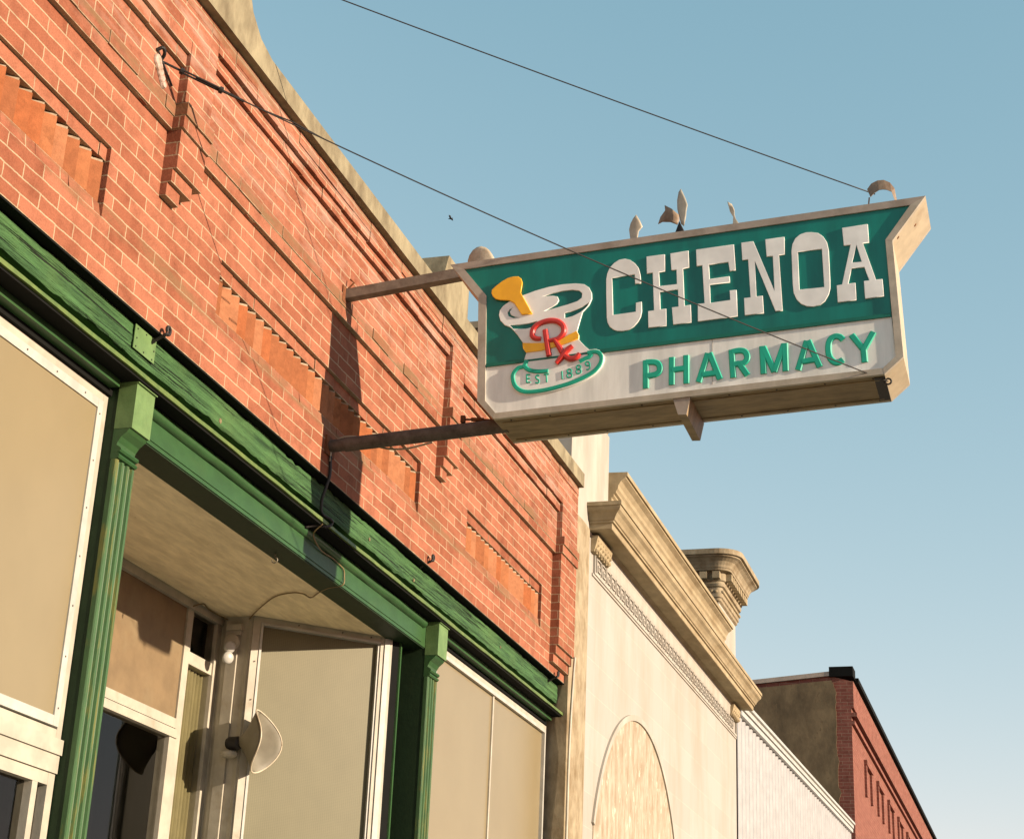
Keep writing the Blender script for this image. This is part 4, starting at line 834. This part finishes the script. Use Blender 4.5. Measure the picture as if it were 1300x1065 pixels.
# upper parapet band between the piers
obj('wall', bm, M['ashlar'], sb)
bm = BM()
for a, b in ((13.725, 14.30), (21.35, X1)):
    n_ = 10; w_ = b-a
    if a < 14:
        pf = [(a, 0.3), (a, -0.03)] + [(a + w_*(0.5-0.5*math.cos(math.pi*k/n_)), -0.03-0.022*math.sin(math.pi*k/n_)) for k in range(1, n_)] + [(b, -0.012), (b, 0.3)]
        prism_z(bm, pf, 0, 6.33)
obj('pilaster', bm, M['stone_dark'], sb)
for a, b in ((13.725, 15.05), (20.72, X1)):
    bm = BM(); box(bm, a, b, -0.003, 0.9, 6.3 if a > 14 else 6.331, 7.5); pr_ = obj('parapet_pier', bm, M['stone'], sb)
    # rounded capital
    def cap_prof(e, rad):
        x0_, x1_, y0_ = a-e, b+e, -e; pts = [(x0_, 0.9+e), (x0_, y0_+rad)]
        for k in range(1, 8): q = math.pi/2*k/8; pts.append((x0_+rad-rad*math.cos(q), y0_+rad-rad*math.sin(q)))
        pts.append((x0_+rad, y0_)); pts.append((x1_-rad, y0_))
        for k in range(1, 8): q = math.pi/2*k/8; pts.append((x1_-rad+rad*math.sin(q), y0_+rad-rad*math.cos(q)))
        pts += [(x1_, y0_+rad), (x1_, 0.9+e)]; return pts
    bm = BM(); lv = ((0.0, 7.45), (0.03, 7.47), (0.035, 7.50), (0.05, 7.51), (0.05, 7.63), (0.075, 7.64), (0.085, 7.67), (0.075, 7.70), (0.095, 7.71), (0.095, 7.815), (0.165, 7.82), (0.170, 7.84), (0.180, 7.85), (0.190, 7.88), (0.215, 7.92), (0.255, 7.95), (0.285, 7.965), (0.285, 7.98), (0.315, 7.985), (0.315, 8.05), (0.02, 8.07))
    rr = [[bm.verts.new((x, y, z_)) for x, y in cap_prof(e if (a > 14 or z_ > 7.6) else 0.0, 0.02+e*0.9)] for e, z_ in lv]; m_ = len(rr[0])
    for p_, q_ in zip(rr, rr[1:]):
        for k in range(m_): bm.faces.new((p_[k], p_[(k+1) % m_], q_[(k+1) % m_], q_[k]))
    bm.faces.new(rr[0][::-1]); bm.faces.new(rr[-1])
    cpo = obj('capital', bm, M['stone_dark'], pr_)
    zc = 7.72
    for k in range(9): x = a+0.05+(b-a-0.1)*k/8; bm = BM(); box(bm, x-0.045, x+0.045, -0.165, -0.06, zc, zc+0.085); obj('dentil', bm, M['stone_cornice'], cpo)
    for k in range(6): y = 0.0+k*0.16; bm = BM(); box(bm, a-0.165, a-0.06, y-0.045, y+0.045, zc, zc+0.085); obj('dentil', bm, M['stone_cornice'], cpo)
    bm = BM()
    for k in range(22): x = a+(b-a)*k/21; lathe(bm, (x, -0.05, 7.58), (0, -1, 0), [(0, 0.022), (0.018, 0.018), (0.024, 0.004)], 8)
    for k in range(16): y = 0.02+k*0.055; lathe(bm, (a-0.05, y, 7.58), (-1, 0, 0), [(0, 0.022), (0.018, 0.018), (0.024, 0.004)], 8)
    obj('bead_carving', bm, M['stone_cornice'], cpo)
# main cornice
pc = [(0.1, 6.345), (-0.03, 6.345), (-0.06, 6.372), (-0.205, 6.372), (-0.21, 6.378), (-0.21, 6.425), (-0.228, 6.430), (-0.228, 6.446), (-0.240, 6.452), (-0.250, 6.475), (-0.272, 6.505), (-0.298, 6.525), (-0.306, 6.545), (-0.306, 6.560), (-0.318, 6.562), (-0.318, 6.597), (0.1, 6.62)]
bm = BM()
def mitred(bm, pr, x0, x1):
    rings = []
    for y, z in pr:
        d = max(0.0, -y); rings.append([bm.verts.new((x0-d, 0.12, z)), bm.verts.new((x0-d, min(y, 0.11), z)), bm.verts.new((x1+d*0.35, min(y, 0.11), z))])
    m = len(rings)
    for k in range(m):
        a, b = rings[k], rings[(k+1) % m]
        for j in (0, 1): bm.faces.new((a[j], a[j+1], b[j+1], b[j]))
    bm.faces.new([r[2] for r in rings]); bm.faces.new([r[0] for r in rings][::-1])
mitred(bm, pc, 14.60, X1+0.02); obj('main_cornice', bm, M['stone_cornice'], sb)
# parapet band and top cornice between the piers
pt = [(0.1, 6.61), (-0.035, 6.61), (-0.035, 6.90), (-0.055, 6.915), (-0.055, 6.935), (-0.075, 6.945), (-0.080, 6.965), (-0.095, 6.985), (-0.10, 7.02), (-0.125, 7.06), (-0.165, 7.088), (-0.168, 7.100), (-0.185, 7.102), (-0.185, 7.142), (0.1, 7.15)]
bm = BM(); prism_x(bm, pt, 15.052, 20.718); obj('top_cornice', bm, M['stone_cornice'], sb)
# bed mould and plain band
bm = BM(); prism_x(bm, [(0.05, 6.20), (-0.012, 6.20), (-0.018, 6.235), (-0.018, 6.30), (-0.03, 6.343), (0.05, 6.343)], 15.0, X1-0.5); obj('bed_moulding', bm, M['stone'], sb)
def leaf_block(xa, xb):
    bm = BM(); prism_x(bm, [(0.05, 6.19), (-0.035, 6.20), (-0.06, 6.30), (-0.07, 6.343), (0.05, 6.343)], xa, xb)
    n_ = max(2, int((xb-xa)/0.085))
    for k in range(n_):
        x = xa + (k+0.5)*(xb-xa)/n_
        for zc, r_ in ((6.225, 0.030), (6.275, 0.024), (6.315, 0.024)):
            lathe(bm, (x+(0.02 if zc == 6.275 else 0), -0.035, zc), (0, -1, -0.3), [(0, r_), (0.018, r_*0.9), (0.032, r_*0.4), (0.036, 0.002)], 7)
    obj('carved_leaf', bm, M['stone_cornice'], sb)
leaf_block(14.46, 15.0); leaf_block(X1-0.5, X1-0.03)
# greek key frieze
bm = BM(); z0_, z1_ = 6.045, 6.195; 
xk = 14.66
box(bm, 14.56, X1-0.06, -0.022, 0.05, z0_-0.028, z0_-0.006); box(bm, 14.56, 14.58, -0.022, 0.05, z0_-0.005, 6.19); box(bm, X1-0.08, X1-0.06, -0.022, 0.05, z0_-0.005, 6.19)
box(bm, 14.52, X1-0.02, -0.012, 0.05, z0_-0.05, z0_-0.0285)
obj('frieze_moulding', bm, M['stone'], sb)
bm = BM(); t_ = 0.014; yk = -0.014; pitch = 0.185; k = 0
while xk + pitch < X1-0.1:
    x = xk; h = z1_-z0_
    for (a, b, c, d) in ((0, .10, 0, t_), (0, t_, t_, h-t_), (0, .155, h-t_, h), (.141, .155, .035, h-t_), (.055, .141, .035, .035+t_), (.055, .055+t_, .035+t_, .095), (.069, .115, .095-t_, .095)):
        box(bm, x+a, x+b, yk, 0.01, z0_+c, z0_+d)
    box(bm, x+0.155, x+pitch, yk, 0.01, z0_, z0_+t_); xk += pitch
obj('key_pattern', bm, M['stone'], sb)
# arched panel
arc = []; cx, cz, r_ = 16.5, 3.22, 1.85
bm = BM()
for rr_, yv in ((1.85, -0.02),):
    A_ = [math.radians(20+140*k/40) for k in range(41)]
    o1 = [(cx+(r_+0.055)*math.cos(q), cz+(r_+0.055)*math.sin(q)) for q in A_]; o2 = [(cx+r_*math.cos(q), cz+r_*math.sin(q)) for q in A_]
    for k in range(40):
        va = [bm.verts.new((p[0], y, p[1])) for p in (o1[k], o1[k+1], o2[k+1], o2[k]) for y in (-0.022,)]; vb = [bm.verts.new((v.co.x, 0.02, v.co.z)) for v in va]
        for j in range(4): bm.faces.new((va[j], va[(j+1) % 4], vb[(j+1) % 4], vb[j]))
        bm.faces.new(va)
obj('arch_moulding', bm, M['stone'], sb)
bm = BM(); pts = [(cx+(r_-0.001)*math.cos(math.radians(20+140*k/40)), cz+(r_-0.001)*math.sin(math.radians(20+140*k/40))) for k in range(41)]
pts += [(pts[-1][0], 1.0), (pts[0][0], 1.0)]; prism_y(bm, pts, -0.006, 0.02); obj('arched_panel', bm, M['peel'], sb)
bm = BM(); box(bm, XE+0.15, X1, 0.401, 14, 6.0, 6.2); box(bm, X1-0.3, X1, 0.401, 14, 0, 5.999); obj('carcass', bm, M['stone'], sb)
# pale conduit in the corner between brick front and stone pilaster
cable('downlead', [(13.70, -0.09, 5.05), (13.705, -0.08, 4.9), (13.70, -0.07, 4.6), (13.705, -0.06, 4.2), (13.70, -0.06, 3.5), (13.70, -0.06, 2.5)], 0.011, M['cream'], 'cream painted pipe running down the joint between brick wall and stone pilaster', 'pipe')

# ================================================================ white metal clad building
wb = thing('metal_clad_building', 'low white building front of vertical corrugated sheeting past the stone building', 'building', (26, 0, 0))
bm = BM(); n_ = 90; xa, xb = X1+0.02, 34.5; lo, hi = [], []
for k in range(n_*2+1):
    x = xa+(xb-xa)*k/(n_*2); y = 0.03 if (k//2) % 2 else -0.015; zt = 6.41+(x-22)*0.030
    lo.append(bm.verts.new((x, y, 0))); hi.append(bm.verts.new((x, y, zt)))
for k in range(len(lo)-1): bm.faces.new((lo[k], lo[k+1], hi[k+1], hi[k]))
obj('cladding', bm, M['corr'], wb)
bm = BM()
for (y0_, y1_, za, zb_) in ((-0.10, 0.3, 0.065, 0.105), (-0.07, 0.3, 0.0, 0.064), (-0.055, 0.3, -0.075, -0.015)):
    v = []
    for x in (xa, xb):
        b_z = 6.41+(x-22)*0.030; v.append([bm.verts.new((x, y, b_z+q)) for y, q in ((y0_, za), (y1_, za), (y1_, zb_), (y0_, zb_))])
    for k in range(4): bm.faces.new((v[0][k], v[0][(k+1) % 4], v[1][(k+1) % 4], v[1][k]))
    bm.faces.new(v[0]); bm.faces.new(v[1][::-1])
obj('fascia', bm, M['white_metal'], wb)
bm = BM(); box(bm, xa, xb, 0.31, 9, 5.9, 6.2); box(bm, xa, xa+0.2, 0.31, 9, 0, 5.89); obj('roof', bm, M['plaster'], wb)

# ================================================================ far brick building
fb = thing('far_brick_building', 'tall red brick building with grey stucco side wall at the end of the row', 'building', (42, 0, 0))
XS = 35.4
bm = BM(); box(bm, XS+0.002, 58, 0.0, 0.5, 0, 9.6)
for q in (0.0, 0.16): box(bm, XS+0.002, 58, -0.06-q*0.3, 0.3, 9.02+q*0.0+q-0.05, 9.02+q+0.03)
box(bm, XS+0.002, 58, -0.05, 0.3, 9.3, 9.85)
for x in (37.5, 40.0, 42.5, 45, 47.5, 50):
    for dx in (0, 1.1): box(bm, x+dx, x+dx+0.16, -0.05, 0.2, 7.9-0.0, 8.55)
    box(bm, x, x+1.26, -0.07, 0.2, 8.551, 8.66)
obj('wall', bm, M['brick_far'], fb)
# stucco side with ragged edge, bare brick margin near the corner
def roof_z(y): return 9.98 - (y-0.4)*0.085
bm = BM(); prof = [(0.0, 0.0), (12, 0.0), (12, roof_z(12)), (0.45, roof_z(0.45)), (0.0, 9.85)]
a_ = [bm.verts.new((XS, y, z)) for y, z in prof]; bm.faces.new(a_)
obj('side_wall', bm, M['brick_far'], fb)
bm = BM(); rg = []; z = 0.0
while z < 9.8:
    f = 0.30 + 0.11*noise.noise(Vector((z*1.9, 3, 0))) + 0.05*noise.noise(Vector((z*6.5, 8, 0)))
    rg.append((f, z)); z += 0.06
pts = rg + [(0.38, roof_z(0.38)-0.11), (12, roof_z(12)-0.11), (12, 0)]
fa = [bm.verts.new((XS-0.03, y, z)) for y, z in pts]; fb_ = [bm.verts.new((XS-0.001, y, z)) for y, z in pts]
for k in range(len(pts)): bm.faces.new((fa[k], fa[(k+1) % len(pts)], fb_[(k+1) % len(pts)], fb_[k]))
import mathutils
tri = mathutils.geometry.tessellate_polygon([[Vector((y, z, 0)) for y, z in pts]])
for t_ in tri: bm.faces.new([fa[i] for i in t_])
obj('stucco', bm, M['plaster'], fb)
bm = BM()
for y0_, y1_ in ((0.42, 12),):
    v = [[bm.verts.new((x, y, roof_z(y)+q)) for y, q in ((y0_, -0.02), (y1_, -0.02), (y1_, 0.07), (y0_, 0.07))] for x in (XS-0.05, XS+0.25)]
    for k in range(4): bm.faces.new((v[0][k], v[0][(k+1) % 4], v[1][(k+1) % 4], v[1][k]))
    bm.faces.new(v[0]); bm.faces.new(v[1][::-1])
obj('roof_edge', bm, M['frame_al'], fb)
bm = BM(); box(bm, XS-0.06, XS+0.4, -0.06, 0.42, 9.94, 10.14); box(bm, XS+0.401, 58, -0.12, 0.42, 9.90, 10.0); obj('coping', bm, M['dark'], fb)
bm = BM(); box(bm, XS+0.26, 58, 0.501, 12, 8.6, 8.9); box(bm, 57.8, 58, 0.501, 12, 0, 8.59); obj('roof', bm, M['dark'], fb)

# ================================================================ bird
bm = BM(); bp = Vector((0, 0, 0))
sk = [(-0.17, 0, 0, .012), (-0.08, 0, 0, .03), (0.0, 0, 0.005, .04), (0.08, 0, 0.015, .035), (0.125, 0, 0.03, .026), (0.15, 0, 0.03, .016), (0.175, 0, 0.025, .004)]
tube(bm, [bp+Vector((0, -x, z)) for x, y, z, r in sk], 0.03, 8, [r for *_, r in sk])
for s in (-1, 1):
    w1 = [(0.07, .03, 0), (0.09, .20, .09), (0.03, .44, .06), (-0.02, .30, .05), (-0.05, .03, 0)]
    tp_ = [bm.verts.new(bp+Vector((s*y, -x, z+0.01))) for x, y, z in w1]; bt_ = [bm.verts.new(bp+Vector((s*y, -x, z+0.002))) for x, y, z in w1]
    bm.faces.new(tp_); bm.faces.new(bt_[::-1])
    for k in range(5): bm.faces.new((tp_[k], tp_[(k+1) % 5], bt_[(k+1) % 5], bt_[k]))
bmesh.ops.scale(bm, vec=(0.62, 0.62, 0.62), verts=bm.verts[:]); bmesh.ops.translate(bm, vec=BIRD, verts=bm.verts[:])
tag(obj('bird', bm, M['wire'], None, base=BIRD), 'tiny dark bird flying in the blue sky left of the sign', 'bird')

# ================================================================ unseen shops added across the street to block low sky and ground light
def light_block_shop(x0, x1, h, mat, label, y=-18.0):
    t = thing('light_block_shop', label, 'building', ((x0+x1)/2, y, 0), 'unseen shops added across the street to block light')
    bm = BM(); box(bm, x0, x1, y-11, y, 0, h); obj('wall', bm, mat, t)
    bm = BM(); box(bm, x0-0.05, x1+0.05, y+0.001, y+0.22, h-0.5, h-0.25); box(bm, x0-0.08, x1+0.08, y-0.3, y+0.30, h-0.249, h+0.05); obj('cornice', bm, M['stone_dark'], t)
    n = max(2, int((x1-x0)/2.6)); w_ = (x1-x0-0.6)/n
    for k in range(n):
        a = x0+0.3+k*w_+0.15; b = a+w_-0.3
        bm = BM(); frame(bm, a, b, 0.6, 2.9, y+0.002, 0.07, 0.05); wf = obj('window', bm, M['green'], t)
        bm = BM(); box(bm, a+0.07, b-0.07, y+0.004, y+0.03, 0.67, 2.83); obj('pane', bm, M['dark'], wf)
        if h > 5.5:
            c = (a+b)/2; bm = BM(); frame(bm, c-0.5, c+0.5, 3.7, 5.1, y+0.002, 0.06, 0.05); wf = obj('window', bm, M['cream'], t)
            bm = BM(); box(bm, c-0.44, c+0.44, y+0.004, y+0.03, 3.76, 5.04); obj('pane', bm, M['dark'], wf)
for i, (a, b, h, m_, l) in enumerate(((-40, -26, 3.75, 'brick_far', 'unseen red brick shop added across the street to block light, farthest behind the viewer'), (-25.8, -15, 3.65, 'plaster', 'unseen grey stucco shop added across the street to block light, behind the viewer'),
    (-14.8, -4, 3.75, 'brick_far', 'unseen red brick shop added across the street to block light, left of the viewer'), (-3.8, 6, 3.7, 'stone_dark', 'unseen stained stone shop added to block light, directly across the street from the entrance'),
    (6.2, 17, 3.75, 'brick_far', 'unseen red brick shop added to block light, facing the green storefront across the street'), (17.2, 28, 3.65, 'plaster', 'unseen grey stucco shop added to block light, facing the stone building'), (28.2, 44, 3.75, 'brick_far', 'unseen red brick shop added to block light, facing the far brick building'))):
    light_block_shop(a, b, h, M[m_], l)
